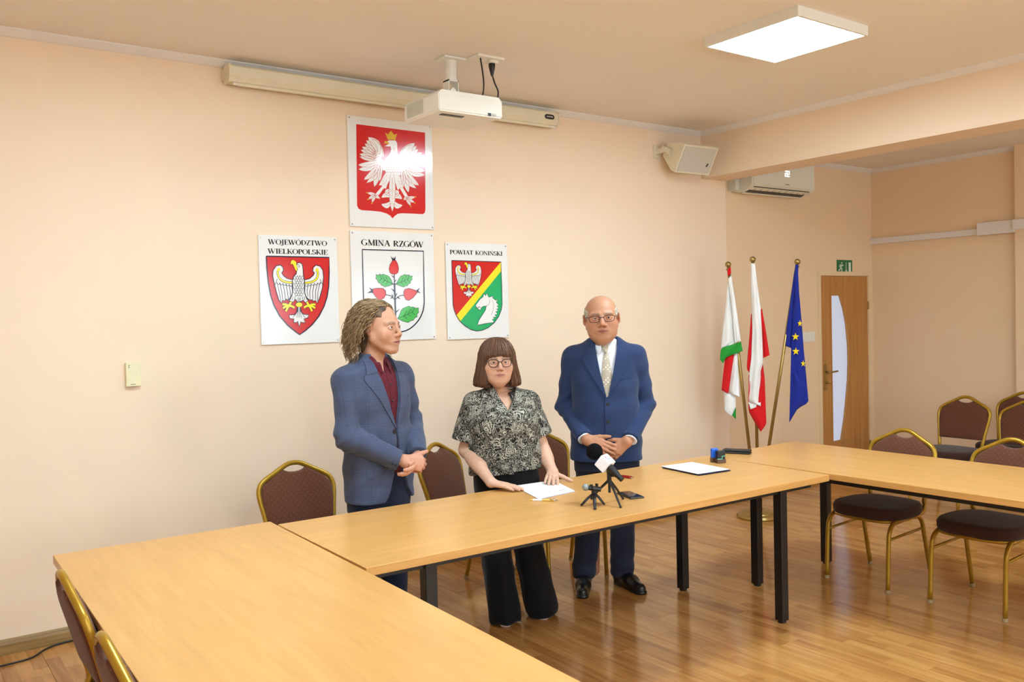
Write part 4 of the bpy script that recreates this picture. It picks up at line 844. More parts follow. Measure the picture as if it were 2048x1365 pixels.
# cube: corners from the three visible faces
cc0 = mp(1210, 927, .005); zx_ = ad; sx_ = np.cross(zx_, [0, 0, 1.]); sx_ /= np.linalg.norm(sx_); sz_ = np.cross(sx_, zx_)
an = math.radians(0); sx2, sz2 = sx_*math.cos(an)+sz_*math.sin(an), -sx_*math.sin(an)+sz_*math.cos(an); hc = .031
cb = MB(); Vb = [cc0+sx2*i_*hc+sz2*j_*hc+zx_*k_*.029 for i_ in (-1, 1) for j_ in (-1, 1) for k_ in (-1, 1)]
cb.add(Vb, [(0, 1, 3, 2), (4, 6, 7, 5), (0, 4, 5, 1), (2, 3, 7, 6), (0, 2, 6, 4), (1, 5, 7, 3)])
cu = cb.build('logo_cube', mat('cube_white', lin(242, 240, 244), .35, noise=(8, .01)), r, True); bv = cu.modifiers.new('bevel', 'BEVEL'); bv.width = .004; bv.segments = 2
topn = max((sx2, -sx2, sz2, -sz2), key=lambda q: q[2]); oth = sx2 if abs(topn@sz2) > .5 else sz2; oth = oth if oth@CR > 0 else -oth
def cubemark(a0, a1, b0, b1): q = lambda a_, b2: cc0+topn*(hc+.0006)+oth*a_+zx_*b2; return MB().prism([q(a0, b0), q(a1, b0), q(a1, b1), q(a0, b1)], topn*.0004)
cubemark(-.019, -.011, .006, .014).build('logo_spot', mat('magenta_print', lin(190, 60, 130), .5, noise=(20, .03)), cu, True)
lt = MB()
for q in range(9): lt_ = cubemark(-.016+q*.0042, -.0132+q*.0042, -.004, .0), None; lt.add(lt_[0].V, lt_[0].F)
tag(lt.build('logo_lettering', INK, cu, True), kind='stuff')
# small voice recorder on a mini tripod
g_ = tp(1189, 1010)[:2]
r = empty('voice_recorder', (g_[0], g_[1], TZ), 0, 'small black voice recorder on a mini tripod beside the microphone', 'recorder')
hb_ = np.array([g_[0], g_[1], TZ+.062])
for u, v in ((1162, 1014), (1190, 1021), (1209, 1012)):
    f_ = tp(u, v)+[0, 0, .005]; MB().tube([hb_-[0, 0, .008], hb_+(f_-hb_)*.5, f_], [.009, .008, .0065], 10, flat=.7).build('leg', BLACKP, r, True, True)
MB().tube([hb_-[0, 0, .012], hb_+[0, 0, .012]], .013, 14).build('head', BLACKP, r, True)
ra, rb_ = vpx(1198, 979, g_), vpx(1176, 976, g_); rd = rb_-ra; rd /= np.linalg.norm(rd); mid = (ra+rb_)/2
MB().box(hb_+[-.019, -.007, .010], hb_+[-.013, .007, .034]).box(hb_+[.013, -.007, .010], hb_+[.019, .007, .034]).box(hb_+[-.019, -.007, .008], hb_+[.019, .007, .013]).build('clamp', BLACKP, r, True)
MB().tube([mid-rd*.035, mid-rd*.034, mid+rd*.02, mid+rd*.022], [.012, .0145, .0145, .012], 10, flat=.8).build('recorder_body', BLACKP, r, True)
MB().sphere(mid+rd*.036, .0165, 16, 10).build('microphone_capsule', mat('grey_mesh', lin(150, 155, 152), .55, .3, noise=(400, .3)), r, True, True)
# smartphone
P0 = [tp(1233, 988), tp(1268, 1002), tp(1291, 996), tp(1252, 985.5)]; e_ = P0[1]-P0[0]; e_ /= np.linalg.norm(e_); n_ = np.array([-e_[1], e_[0], 0]); o_ = (P0[0]+P0[1]+P0[2]+P0[3])/4; o_[2] = TZ
r = empty('smartphone', tuple(o_), math.atan2(e_[1], e_[0]), 'dark smartphone lying behind the microphone tripod', 'phone')
MB().box((-.076, -.036, .0005), (.076, .036, .0085), bev=.003).build('phone_case', mat('phone_metal', lin(70, 66, 64), .35, .6, noise=(20, .05)), r)
MB().box((-.072, -.033, .0084), (.072, .033, .0092)).build('screen', mat('phone_glass', lin(10, 10, 14), .06, noise=(20, .05)), r)
# red lighter near the microphone
a, b_ = tp(1247, 955.5), tp(1263, 958); d_ = b_-a; d_ /= np.linalg.norm(d_); m_ = (a+b_)/2
r = empty('lighter', (m_[0], m_[1], TZ), math.atan2(d_[1], d_[0]), 'red lighter lying on the long table behind the microphone', 'lighter')
MB().box((-.04, -.011, .0005), (.026, .011, .012), bev=.004).build('lighter_body', mat('lighter_red', lin(150, 14, 20), .25, noise=(20, .05)), r); MB().box((.026, -.009, .001), (.038, .009, .011), bev=.003).build('lighter_cap', CHROME, r)
# two self-inking stamps
def stamp(u, v, rz, label, m1, m2, h, w):
    g = tp(u, v); r = empty('rubber_stamp', (g[0], g[1], TZ), rz, label, 'stamp', 'stamps near the table corner')
    MB().box((-w, -w*.62, .0005), (w, w*.62, h*.34), bev=.002).build('ink_base', m2, r)
    MB().box((-w*.96, -w*.55, h*.30), (w*.96, w*.55, h), bev=.006).build('handle', m1, r)
    return r
SMK = mat('smoky_plastic', lin(92, 62, 50), .25, noise=(20, .1))
stamp(1429, 925, -.4, 'bright blue self-inking stamp on the long table corner', mat('stamp_blue', lin(28, 98, 214), .35, noise=(20, .05)), SMK, .082, .022)
r = stamp(1441, 926.5, -.4, 'black self-inking stamp with a mint line, beside the blue one', BLACKP, SMK, .072, .027)
MINT = mat('mint_line', lin(120, 214, 178), .5, noise=(20, .05))
MB().box((-.027, -.0185, .024), (.004, -.0165, .027)).box((.001, -.0185, .024), (.004, -.0165, .042)).box((.001, -.0185, .040), (.027, -.0165, .043)).build('trim_line', MINT, r)
a, b_ = tp(1453, 907), tp(1506, 909.5); d_ = b_-a; d_ /= np.linalg.norm(d_); m_ = (a+b_)/2
r = empty('spectacle_case', (m_[0], m_[1]+.02, TZ), math.atan2(d_[1], d_[0]), 'flat black spectacle case on the right table behind the stamps', 'case')
MB().box((-.085, -.03, .0005), (.085, .03, .014), bev=.006).build('case_bottom', BLACKP, r); MB().box((-.085, -.03, .0145), (.085, .03, .027), bev=.006).build('case_lid', BLACKP, r)
# ------------------------------------------------------------------ people: implicit-surface modelling
def rc(P, a, b, r1, r2):
    """tapered capsule"""
    a = np.asarray(a, float); ba = np.asarray(b, float)-a; h = np.clip(((P-a)@ba)/(ba@ba), 0, 1)
    return np.linalg.norm(P-a-h[:, None]*ba, axis=1)-(r1+(r2-r1)*h)
def chain(P, pts, rad, kk=.01):
    d = None
    for i in range(len(pts)-1):
        e = rc(P, pts[i], pts[i+1], rad[i], rad[i+1]); d = e if d is None else smin(d, e, kk)
    return d
def ell(P, c, r):
    q = (P-np.asarray(c, float))/np.asarray(r, float); k0 = np.linalg.norm(q, axis=1); k1 = np.linalg.norm(q/np.asarray(r, float), axis=1)
    return k0*(k0-1)/(k1+1e-9)
def smin(a, b, k): h = np.clip(.5+.5*(b-a)/k, 0, 1); return b*(1-h)+a*h-k*h*(1-h)
def smax(a, b, k): return -smin(-a, -b, k)
def rot(P, c, yaw=0, pitch=0, roll=0):
    """world -> local of a frame centred at c, turned by yaw about z, nodded by pitch about x, tilted by roll about y"""
    M = Matrix.Rotation(yaw, 3, 'Z') @ Matrix.Rotation(roll, 3, 'Y') @ Matrix.Rotation(pitch, 3, 'X')
    return (P-np.asarray(c, float))@np.array(M)
def loft(P, tab, n=2.3):
    """stack of super-ellipses: rows (z, half width, half depth, centre x, centre y)"""
    T = np.array(tab, float); zz = np.linspace(T[0, 0], T[-1, 0], 200); S = spline(T, 24); S = S[np.argsort(S[:, 0])]
    z = P[:, 2]; a, b, cx, cy = (np.interp(z, S[:, 0], S[:, i]) for i in (1, 2, 3, 4))
    q = ((np.abs(P[:, 0]-cx)/a)**n+(np.abs(P[:, 1]-cy)/b)**n)**(1/n)
    d = (q-1)*np.minimum(a, b)*.92
    return smax(smax(d, z-T[-1, 0], .008), T[0, 0]-z, .006)
def surface_nets(f, lo, hi, h):
    lo, hi = np.asarray(lo, float), np.asarray(hi, float); n = (np.ceil((hi-lo)/h).astype(int)//4+1)*4+1
    ax = [lo[i]+h*np.arange(n[i]) for i in range(3)]; cx = [a[::4] for a in ax]; nc = [len(c) for c in cx]
    G = np.stack(np.meshgrid(*cx, indexing='ij'), -1).reshape(-1, 3); C = f(G).reshape(nc).astype(np.float32)
    D = np.full(n, 1., np.float32); near = np.abs(C) < 8*h
    for ax_ in range(3):
        s_ = near.copy(); idx = [slice(None)]*3; jdx = [slice(None)]*3; idx[ax_] = slice(1, None); jdx[ax_] = slice(None, -1)
        s_[tuple(idx)] |= near[tuple(jdx)]; s_[tuple(jdx)] |= near[tuple(idx)]; near = s_
    i_ = [np.minimum((np.arange(n[k_])+2)//4, nc[k_]-1) for k_ in range(3)]
    D = C[np.ix_(*i_)].copy(); Mk = near[np.ix_(*i_)]; ids = np.argwhere(Mk)
    for s_ in range(0, len(ids), 400000):
        q = ids[s_:s_+400000]; D[q[:, 0], q[:, 1], q[:, 2]] = f(lo+q*h)
    for k_ in range(3):                                     # close the surface at the box
        s0 = [slice(None)]*3; s0[k_] = 0; D[tuple(s0)] = np.maximum(D[tuple(s0)], .3*h); s0[k_] = -1; D[tuple(s0)] = np.maximum(D[tuple(s0)], .3*h)
    S = D < 0; m = [k_-1 for k_ in n]; cnt = np.zeros(m, np.int8)
    for a in (0, 1):
        for b in (0, 1):
            for c in (0, 1): cnt += S[a:a+m[0], b:b+m[1], c:c+m[2]]
    act = np.argwhere((cnt > 0) & (cnt < 8)); vid = np.full(m, -1, np.int32); vid[act[:, 0], act[:, 1], act[:, 2]] = np.arange(len(act))
    acc = np.zeros((len(act), 3)); w = np.zeros(len(act))
    cor = [(a, b, c) for a in (0, 1) for b in (0, 1) for c in (0, 1)]
    for i in range(8):
        for j in range(i+1, 8):
            d = np.abs(np.subtract(cor[i], cor[j]))
            if d.sum() != 1: continue
            p, q = act+cor[i], act+cor[j]; dp, dq = D[p[:, 0], p[:, 1], p[:, 2]], D[q[:, 0], q[:, 1], q[:, 2]]
            cr_ = (dp < 0) != (dq < 0); t_ = np.where(cr_, dp/(dp-dq+1e-12), 0)
            acc += np.where(cr_[:, None], np.array(cor[i])+t_[:, None]*(np.array(cor[j])-np.array(cor[i])), 0); w += cr_
    V = lo+(act+acc/w[:, None])*h; F = []
    for k_ in range(3):
        u, v = (k_+1) % 3, (k_+2) % 3; s0 = [slice(1, -1)]*3; s0[k_] = slice(0, -1); s1 = [slice(1, -1)]*3; s1[k_] = slice(1, None)
        A, B_ = S[tuple(s0)], S[tuple(s1)]; E = np.argwhere(A != B_)
        base = E.copy(); base[:, u] += 1; base[:, v] += 1; fl_ = A[E[:, 0], E[:, 1], E[:, 2]]
        def gid(du, dv): q = base.copy(); q[:, u] += du; q[:, v] += dv; return vid[q[:, 0], q[:, 1], q[:, 2]]
        Q = np.stack([gid(-1, -1), gid(0, -1), gid(0, 0), gid(-1, 0)], 1); Q[~fl_] = Q[~fl_][:, ::-1]; F.append(Q)
    return V, np.concatenate(F)
def sdf_obj(name, chunks, m, parent=None, loc=None, rz=0., color=None):
    """one smooth mesh from one or more (f, lo, hi, h) chunks"""
    Vs, Fs, n0 = [], [], 0
    for f, lo, hi, h in chunks:
        V, F = surface_nets(f, lo, hi, h); Vs.append(V); Fs.append(F+n0); n0 += len(V)
    V, F = np.concatenate(Vs), np.concatenate(Fs)
    me = bpy.data.meshes.new(name); me.vertices.add(len(V)); me.vertices.foreach_set('co', V.astype(np.float32).ravel())
    me.loops.add(F.size); me.loops.foreach_set('vertex_index', F.astype(np.int32).ravel()); me.polygons.add(len(F))
    me.polygons.foreach_set('loop_start', np.arange(0, F.size, 4, dtype=np.int32)); me.polygons.foreach_set('loop_total', np.full(len(F), 4, np.int32))
    me.polygons.foreach_set('use_smooth', np.ones(len(F), bool)); me.update(calc_edges=True); me.validate()
    for mm in (m if isinstance(m, (list, tuple)) else [m]): me.materials.append(mm)
    if color is not None:
        a = me.color_attributes.new('Col', 'FLOAT_COLOR', 'POINT'); c = np.c_[color(V), np.ones(len(V))]; a.data.foreach_set('color', c.astype(np.float32).ravel())
    o = bpy.data.objects.new(name, me); COL.objects.link(o)
    if parent is not None: o.parent = parent
    if loc is not None: o.location = loc; o.rotation_euler = (0, 0, rz)
    return o
def skin_mat(name, rough=.5):
    m = mat(name, (.6, .35, .25, 1), rough, spec=.4); t = NT(m); a = t.new('ShaderNodeVertexColor', layer_name='Col')
    n = t.new('ShaderNodeTexNoise', i_Scale=60.0, i_Detail=3.0); t.link(t.coord(), n.inputs['Vector'])
    mx = t.new('ShaderNodeMix', data_type='RGBA', blend_type='MULTIPLY'); mx.inputs['Factor'].default_value = 1.
    t.link(a.outputs['Color'], mx.inputs['A']); t.link(t.ramp(n.outputs['Fac'], [(.3, (.93, .9, .9, 1)), (.7, (1, 1, 1, 1))]), mx.inputs['B'])
    t.link(mx.outputs['Result'], t.b.inputs['Base Color']); t.b.inputs['Subsurface Weight'].default_value = .12; t.b.inputs['Subsurface Radius'].default_value = (.01, .004, .002)
    n2 = t.new('ShaderNodeTexNoise', i_Scale=350.0); t.link(t.coord(), n2.inputs['Vector']); t.bump(n2.outputs['Fac'], .08, .001)
    return m
SKIN = skin_mat('skin')
def mirror(q): return np.c_[np.abs(q[:, 0]), q[:, 1:]]
def head(q, w=1., jaw=1., chub=0., open_mouth=0., brow=0., ear=0., nose=1.):
    s = mirror(q)
    d = ell(q, (0, .012, .035), (.076, .097, .088))
    d = smin(d, ell(q, (0, -.028, -.035), (.065*w, .066, .086)), .04)
    d = smin(d, rc(s, (.052*w, .0, -.052), (.020*w, -.066, -.106), .026*jaw, .019), .028)
    d = smin(d, ell(q, (0, -.074, -.103-open_mouth*.004), (.026*w, .022, .020)), .02)
    d = smin(d, ell(s, (.043*w, -.062, -.036), (.028, .026, .030)), .028)
    if chub: d = smin(d, ell(q, (0, -.035, -.122), (.046*chub, .046, .030)), .025); d = smin(d, ell(s, (.043, -.045, -.080), (.024*chub, .036, .034)), .025)
    d = smin(d, rc(s, (.012, -.089, .024-brow), (.046, -.074, .022), .009, .008), .016)
    d = smax(d, -ell(s, (.0325, -.1085, .003), (.021, .020, .0155)), .012)
    d = smin(d, rc(q, (0, -.091, .016), (0, -.1185-.003*(nose-1)*3, -.032), .0075*nose, .0105*nose), .013)
    d = smin(d, ell(s, (.0115*nose, -.1065, -.038), (.0085*nose, .012, .0085*nose)), .007)
    d = smax(d, -ell(s, (.0065, -.114, -.0465), (.0035, .006, .003)), .002)
    d = smin(d, ell(q, (0, -.083, -.068), (.032, .0195, .024)), .02)
    up, lo = -.0655, -.0755-open_mouth*.008
    d = smin(d, rc(s, (0, -.1010, up), (.026, -.0925, -.0700), .0044, .0022), .006)
    d = smin(d, rc(s, (0, -.1000, lo), (.022, -.0930, -.0725-open_mouth*.002), .0052, .0025), .006)
    d = smax(d, -rc(s, (0, -.1075, (up+lo)/2), (.025, -.0985, -.071), .0022+open_mouth*.0032, .0016), .002)
    # eyelids
    d = smin(d, chain(s, [(.0175, -.0885, .001), (.026, -.0940, .0078), (.036, -.0925, .0085), (.048, -.0835, .002)], [.0028, .0036, .0038, .003], .003), .004)
    d = smin(d, chain(s, [(.0185, -.0885, -.001), (.028, -.0925, -.0065), (.038, -.0905, -.0065), (.048, -.083, .0)], [.0025, .0028, .0028, .0026], .003), .004)
    e = ell(rot(s, (.0755+ear, .012, -.006), .45, .12), (0, 0, 0), (.008, .021, .032)); e = smax(e, -ell(rot(s, (.0835+ear, .006, -.004), .45, .12), (0, 0, 0), (.006, .011, .019)), .005)
    e = smin(e, ell(s, (.074, .006, -.032), (.007, .009, .010)), .008)
    d = smin(d, e, .007)
    return d
def head_color(q, base, lip, stubble=0., grey=None):
    s = mirror(q); c = np.tile(np.array(base), (len(q), 1)); f = np.where(q[:, 1] < -.03, 1., 0.)
    def blend(mask, col): c[:] = c*(1-mask[:, None])+np.array(col)*mask[:, None]
    blob = lambda ctr, rad: np.exp(-((np.linalg.norm((s-np.array(ctr))/np.array(rad), axis=1))**2))
    blend(.45*blob((.045, -.075, -.03), (.022, .03, .022)), (base[0]*1.0, base[1]*.68, base[2]*.62))
    blend(.5*blob((0, -.118, -.034), (.015, .015, .015)), (base[0]*1.0, base[1]*.66, base[2]*.6))
    blend(.5*blob((.08, .012, -.006), (.012, .03, .035)), (base[0]*.98, base[1]*.66, base[2]*.6))
    if stubble: blend(np.clip(stubble*blob((.02, -.085, -.09), (.05, .04, .038)), 0, .6), (base[0]*.68, base[1]*.66, base[2]*.66))
    lp = np.minimum(rc(s, (0, -.1040, -.0655), (.024, -.0945, -.0695), .0058, .003), rc(s, (0, -.1030, -.0765), (.020, -.0950, -.0725), .0066, .003))
    blend(np.clip(.8-lp/.003, 0, .85), lip)
    sl = rc(s, (0, -.1055, -.0708), (.027, -.0935, -.0712), .0016, .0012); blend(np.clip(1.1-sl/.0025, 0, .85), (lip[0]*.28, lip[1]*.22, lip[2]*.22))
    blend(.55*blob((.0065, -.113, -.0465), (.004, .006, .0035)), (.12, .05, .04)); blend(.35*blob((.0325, -.092, .0135), (.017, .02, .006)), (base[0]*.6, base[1]*.5, base[2]*.5)); blend(.4*blob((.033, -.09, -.0105), (.015, .02, .004)), (base[0]*.72, base[1]*.6, base[2]*.6))
    br = chain(s, [(.014, -.098, .0215), (.030, -.096, .0265), (.047, -.082, .0225)], [.0045, .005, .003], .003)
    if grey is not None: blend(np.clip(.7-br/.003, 0, .75), grey)
    return c
def hand_groups(wrist, f, n, thumb, curl, scale=1., spread=.05, thumb_dir=None, thumb_curl=.25, wr=.027):
    """bones of one hand. f: finger direction, n: out of the back of the hand, thumb: towards the thumb side"""
    f = np.asarray(f, float); f /= np.linalg.norm(f); n = np.asarray(n, float); n -= f*(n@f); n /= np.linalg.norm(n)
    s = np.cross(f, n); s = s if s@np.asarray(thumb, float) > 0 else -s; w = np.asarray(wrist, float); k_ = scale
    pal, fin = [], []
    ML, OF = (.088, .092, .087, .079), (.029, .0095, -.0095, -.027)
    FL = ((.043, .027, .022), (.047, .030, .023), (.043, .028, .022), (.034, .021, .020))
    for i in range(4):
        kn = w+(f*ML[i]+s*OF[i]+n*(.004 if i in (1, 2) else 0))*k_
        pal.append((w+(s*OF[i]*.55+f*.006)*k_, kn, .0155*k_, (.0118, .012, .0115, .0105)[i]*k_))
        dr = f*math.cos(spread*(1.5-i))+s*math.sin(spread*(1.5-i)); p = kn; pts, rad = [kn], [(.0108, .011, .0105, .0095)[i]*k_]; ang = 0.
        for j in range(3):
            ang += curl[i][j] if hasattr(curl[i], '__len__') else curl[i]*(1., 1.2, .8)[j]
            p = p+(dr*math.cos(ang)-n*math.sin(ang))*FL[i][j]*k_; pts.append(p); rad.append((.0096, .0088, .0072)[j]*(.9 if i == 3 else 1)*k_)
        fin.append((pts, rad))
    td = np.asarray(thumb_dir, float) if thumb_dir is not None else f*.75+s*.62-n*.25
    td = td/np.linalg.norm(td); p0 = w+(f*.022+s*.022-n*.006)*k_; p1 = p0+td*.046*k_
    t2 = td*math.cos(thumb_curl)+(f*.8-s*.5)*math.sin(thumb_curl); t2 /= np.linalg.norm(t2)
    p2 = p1+t2*.034*k_; p3 = p2+t2*.026*k_
    th = ([p0, p1, p2, p3], [.0155*k_, .0125*k_, .0108*k_, .0085*k_])
    return pal, fin, th, w, wr
def hand_sdf(P, g):
    pal, fin, th, w, wr = g; d = None
    for a, b, r1, r2 in pal: e = rc(P, a, b, r1, r2); d = e if d is None else smin(d, e, .014)
    for pts, rad in fin: d = smin(d, chain(P, pts, rad, .004), .0035)
    return smin(d, chain(P, *th, .006), .009)
def front_y(f, X, Z, y0=-.42, side=1):
    """depth of the front surface over the points (x, z)"""
    y = np.full(len(X), y0)
    for _ in range(60): y = np.minimum(y+np.clip(f(np.c_[X, y, Z]), -.02, .05)*.8, .045)
    return y
def patch(name, f, curve_a, curve_b, nu, off, m, parent, thick=.004, nv=24, edge=None):
    """thin cloth panel laid on the surface f between two (x, z) curves"""
    A, B_ = spline(np.array(curve_a, float), 12), spline(np.array(curve_b, float), 12)
    def res(C): t_ = np.linspace(0, 1, nv); L = np.r_[0, np.cumsum(np.linalg.norm(np.diff(C, axis=0), axis=1))]; L /= L[-1]; return np.c_[np.interp(t_, L, C[:, 0]), np.interp(t_, L, C[:, 1])]
    A, B_ = res(A), res(B_); U = np.linspace(0, 1, nu); G = A[None]*(1-U[:, None, None])+B_[None]*U[:, None, None]; X, Z = G[..., 0].ravel(), G[..., 1].ravel()
    y = front_y(f, X, Z); o_ = np.array([off(u) if callable(off) else off for u in U]).repeat(nv)
    V = np.r_[np.c_[X, y-o_-thick, Z], np.c_[X, y-o_, Z]]; N = nu*nv; F = []
    for i in range(nu-1):
        for j in range(nv-1):
            q = (i*nv+j, i*nv+j+1, (i+1)*nv+j+1, (i+1)*nv+j); F += [q, tuple(N+k_ for k_ in q[::-1])]
    rim = [j for j in range(nv)]+[i*nv+nv-1 for i in range(1, nu)]+[(nu-1)*nv+j for j in range(nv-2, -1, -1)]+[i*nv for i in range(nu-2, 0, -1)]
    F += [(rim[i], rim[(i+1) % len(rim)], N+rim[(i+1) % len(rim)], N+rim[i]) for i in range(len(rim))]
    o = obj(name, V, F, m, parent); smooth_by_angle(o, 50); return o
def button(name, f, x, z, r_, m, parent, off=.0):
    y = front_y(f, np.array([x]), np.array([z]))[0]-off
    return MB().lathe([(r_*.2, -.002), (r_, -.001), (r_, .0015), (r_*.8, .0028), (r_*.3, .0022)], 14, (x, y, z), axis=(0, -1, 0)).build(name, m, parent)
def collar(name, c, rx, ry, z_front, z_back, drop, tip, m, parent, flare=.016, open_=.12, tilt=0.):
    """turned-down shirt collar around the neck; c = neck centre (x, y)"""
    n = 44; ph = np.linspace(open_, 2*math.pi-open_, n); V = []
    for a in ph:
        b = min(a, 2*math.pi-a); zt = z_front+(z_back-z_front)*(1-math.cos(b))/2
        dp = drop+(tip-drop)*math.exp(-((b-open_-.12)/.30)**2)-.35*tip*math.exp(-((b-open_)/.09)**2)
        sx, sy = math.sin(a), -math.cos(a)
        for (k_, dz) in ((-.003, -.03), (0, -.002), (.004, .002), (.5, -.28), (1., -1.)):
            e = k_ if abs(k_) < .01 else flare*k_
            V.append((c[0]+(rx+e)*sx, c[1]+(ry+e)*sy-(.012*k_ if k_ > .01 and b < .9 else 0), zt+(dz if abs(dz) < .1 else dz*dp)))
    F = [(i*5+j, i*5+j+1, (i+1)*5+j+1, (i+1)*5+j) for i in range(n-1) for j in range(4)]
    o = obj(name, V, F, m, parent, smooth=True); md = o.modifiers.new('thickness', 'SOLIDIFY'); md.thickness = .0022; md.offset = 0; return o
def eyes(parent, M4, iris=(.16, .10, .06)):
    em = mat('eye_%d' % int(iris[0]*100), (.85, .82, .8, 1), .12); t = NT(em)
    if len(t.n) < 4:
        sx = t.new('ShaderNodeSeparateXYZ'); tc = t.new('ShaderNodeTexCoord'); t.link(tc.outputs['Object'], sx.inputs[0])
        rr = t.math('SQRT', t.math('ADD', t.math('POWER', sx.outputs[0], 2.), t.math('POWER', sx.outputs[2], 2.)))
        t.link(t.ramp(t.math('MULTIPLY', rr, 100.), [(.0, (.01, .01, .01, 1)), (.26, (.01, .01, .01, 1)), (.30, iris+(1,)), (.55, tuple(c*.6 for c in iris)+(1,)), (.60, (.74, .70, .68, 1))]), t.b.inputs['Base Color'])
    for sg in (-1, 1):
        b = MB().sphere((0, 0, 0), .0122, 20, 14); o = b.build('eye', em, parent, smooth=True)
        o.matrix_basis = M4 @ Matrix.Translation((sg*.0325, -.0812, .0012)) @ Matrix.Rotation(sg*-.05, 4, 'Z')
def head_matrix(c, yaw, pitch, roll, sc, xs=1.): return Matrix.Translation(c) @ (Matrix.Rotation(yaw, 4, 'Z') @ Matrix.Rotation(roll, 4, 'Y') @ Matrix.Rotation(pitch, 4, 'X')) @ Matrix.Diagonal((sc*xs, sc, sc, 1))
def glasses(parent, M4, m, w=.026, h=.019, r_=.0014, cat=0., ex=.62):
    lens = mat('lens_glass', (1, 1, 1, 1), .02, spec=.5); lens.node_tree.nodes['Principled BSDF'].inputs['Transmission Weight'].default_value = 1.; lens.node_tree.nodes['Principled BSDF'].inputs['IOR'].default_value = 1.02
    fr = MB(); LN = []
    for sg in (-1, 1):
        pts = []
        for a in np.linspace(0, 2*math.pi, 40):
            x = w*math.copysign(abs(math.cos(a))**ex, math.cos(a)); z = h*math.copysign(abs(math.sin(a))**(ex+.08), math.sin(a))
            if z > 0: z = z*.86+cat*max(0, x)/w*.004
            else: x *= .90
            pts.append((sg*(.0345+x), -.1085+.006*((.0345+x)/.06)**2, -.002+z))
        fr.tube(pts, r_, 8, cap=False)
        ln = MB(); ln.add([(p[0], p[1]+.0005, p[2]) for p in pts[:-1]], [list(range(39))]); LN.append(ln)
        fr.tube([(sg*.0605, -.1035, .008), (sg*.072, -.096, .009), (sg*.0775, -.04, .006), (sg*.078, .012, .004)], r_*.9, 8)
    fr.tube([(-.0085, -.1085, .004), (0, -.1135, .006), (.0085, -.1085, .004)], r_, 8)
    g = fr.build('spectacles', m, parent, smooth=True); g.matrix_basis = M4
    for ln in LN: ln.build('lens', lens, g)
    return g
# ------------------------------------------------------------------ clothing materials
def cloth(name, col, rough=.85, weave=900., amt=.06, plaid=None):
    m = mat(name, col, rough, spec=.2, sheen=.12); t = NT(m)
    n = t.new('ShaderNodeTexNoise', i_Scale=weave, i_Detail=2.0); t.link(t.coord(), n.inputs['Vector'])
    n3 = t.new('ShaderNodeTexNoise', i_Scale=1.0, i_Detail=3.0); t.link(t.coord('Object', (25, 25, 260)), n3.inputs['Vector'])
    c = t.ramp(t.math('ADD', t.math('MULTIPLY', n.outputs['Fac'], .4), t.math('MULTIPLY', n3.outputs['Fac'], .6)), [(.3, tuple(x*(1-amt*2.2) for x in col[:3])+(1,)), (.7, tuple(min(1, x*(1+amt*2.2)) for x in col[:3])+(1,))])
    if plaid:
        tc = t.new('ShaderNodeTexCoord'); sx = t.new('ShaderNodeSeparateXYZ'); t.link(tc.outputs['Object'], sx.inputs[0])
        ln = None
        for ax, per, wd, ph in ((0, .052, .05, .0), (2, .058, .05, .0), (0, .052, .03, .2), (2, .058, .03, .2)):
            q = t.math('LESS_THAN', t.math('ABSOLUTE', t.math('SUBTRACT', t.math('FRACT', t.math('ADD', t.math('DIVIDE', sx.outputs[ax], per), ph)), .5)), wd)
            ln = q if ln is None else t.math('ADD', ln, q)
        mx = t.new('ShaderNodeMix', data_type='RGBA'); t.link(t.math('MULTIPLY', ln, .25, True), mx.inputs['Factor']); t.link(c, mx.inputs['A']); mx.inputs['B'].default_value = plaid; c = mx.outputs['Result']
    t.link(c, t.b.inputs['Base Color']); t.bump(n.outputs['Fac'], .25, .0015); return m
SUIT_B = cloth('bright_blue_suiting', lin(40, 55, 90)); TROU_B = cloth('blue_trousers', lin(36, 39, 56)); SUIT_S = cloth('slate_blue_check_suiting', lin(70, 77, 100), plaid=lin(50, 54, 76)); TROU_S = cloth('dark_navy_trousers', lin(24, 30, 50))
SHIRT_W = cloth('white_shirt', lin(236, 238, 246), amt=.01); SHIRT_R = cloth('burgundy_shirt', lin(92, 22, 34)); TROU_K = cloth('black_trousers', lin(16, 15, 17)); SHOE_K = mat('black_leather', lin(18, 17, 18), .28, noise=(60, .2)); SHOE_P = mat('pale_pink_leather', lin(206, 176, 166), .4, noise=(40, .04))
TIE = cloth('champagne_tie', lin(186, 172, 152), .5); t = NT(TIE)
vo = t.new('ShaderNodeTexVoronoi', i_Scale=1.0, i_Randomness=.0); t.link(t.coord('Object', (58, 58, 58), (0, .78, 0)), vo.inputs['Vector'])
mx = t.new('ShaderNodeMix', data_type='RGBA'); t.link(t.math('LESS_THAN', vo.outputs['Distance'], .30), mx.inputs['Factor']); mx.inputs['A'].default_value = lin(184, 170, 150); mx.inputs['B'].default_value = lin(226, 220, 206); t.link(mx.outputs['Result'], t.b.inputs['Base Color'])
BTN = mat('dark_button', lin(24, 24, 34), .3, noise=(60, .1))
PAIS = mat('paisley_blouse', lin(40, 36, 36), .75, spec=.2); t = NT(PAIS)        # black cloth with cream paisley scrolls
n = t.new('ShaderNodeTexNoise', i_Scale=9.0, i_Detail=2.0); t.link(t.coord(), n.inputs['Vector'])
va = t.new('ShaderNodeVectorMath', operation='MULTIPLY_ADD'); t.link(n.outputs['Color'], va.inputs[0]); va.inputs[1].default_value = (.09, .09, .09); t.link(t.coord(), va.inputs[2])
vo = t.new('ShaderNodeTexVoronoi', feature='SMOOTH_F1', i_Scale=13.0, i_Smoothness=.25); t.link(va.outputs[0], vo.inputs['Vector'])
ve = t.new('ShaderNodeTexVoronoi', feature='DISTANCE_TO_EDGE', i_Scale=13.0); t.link(va.outputs[0], ve.inputs['Vector'])
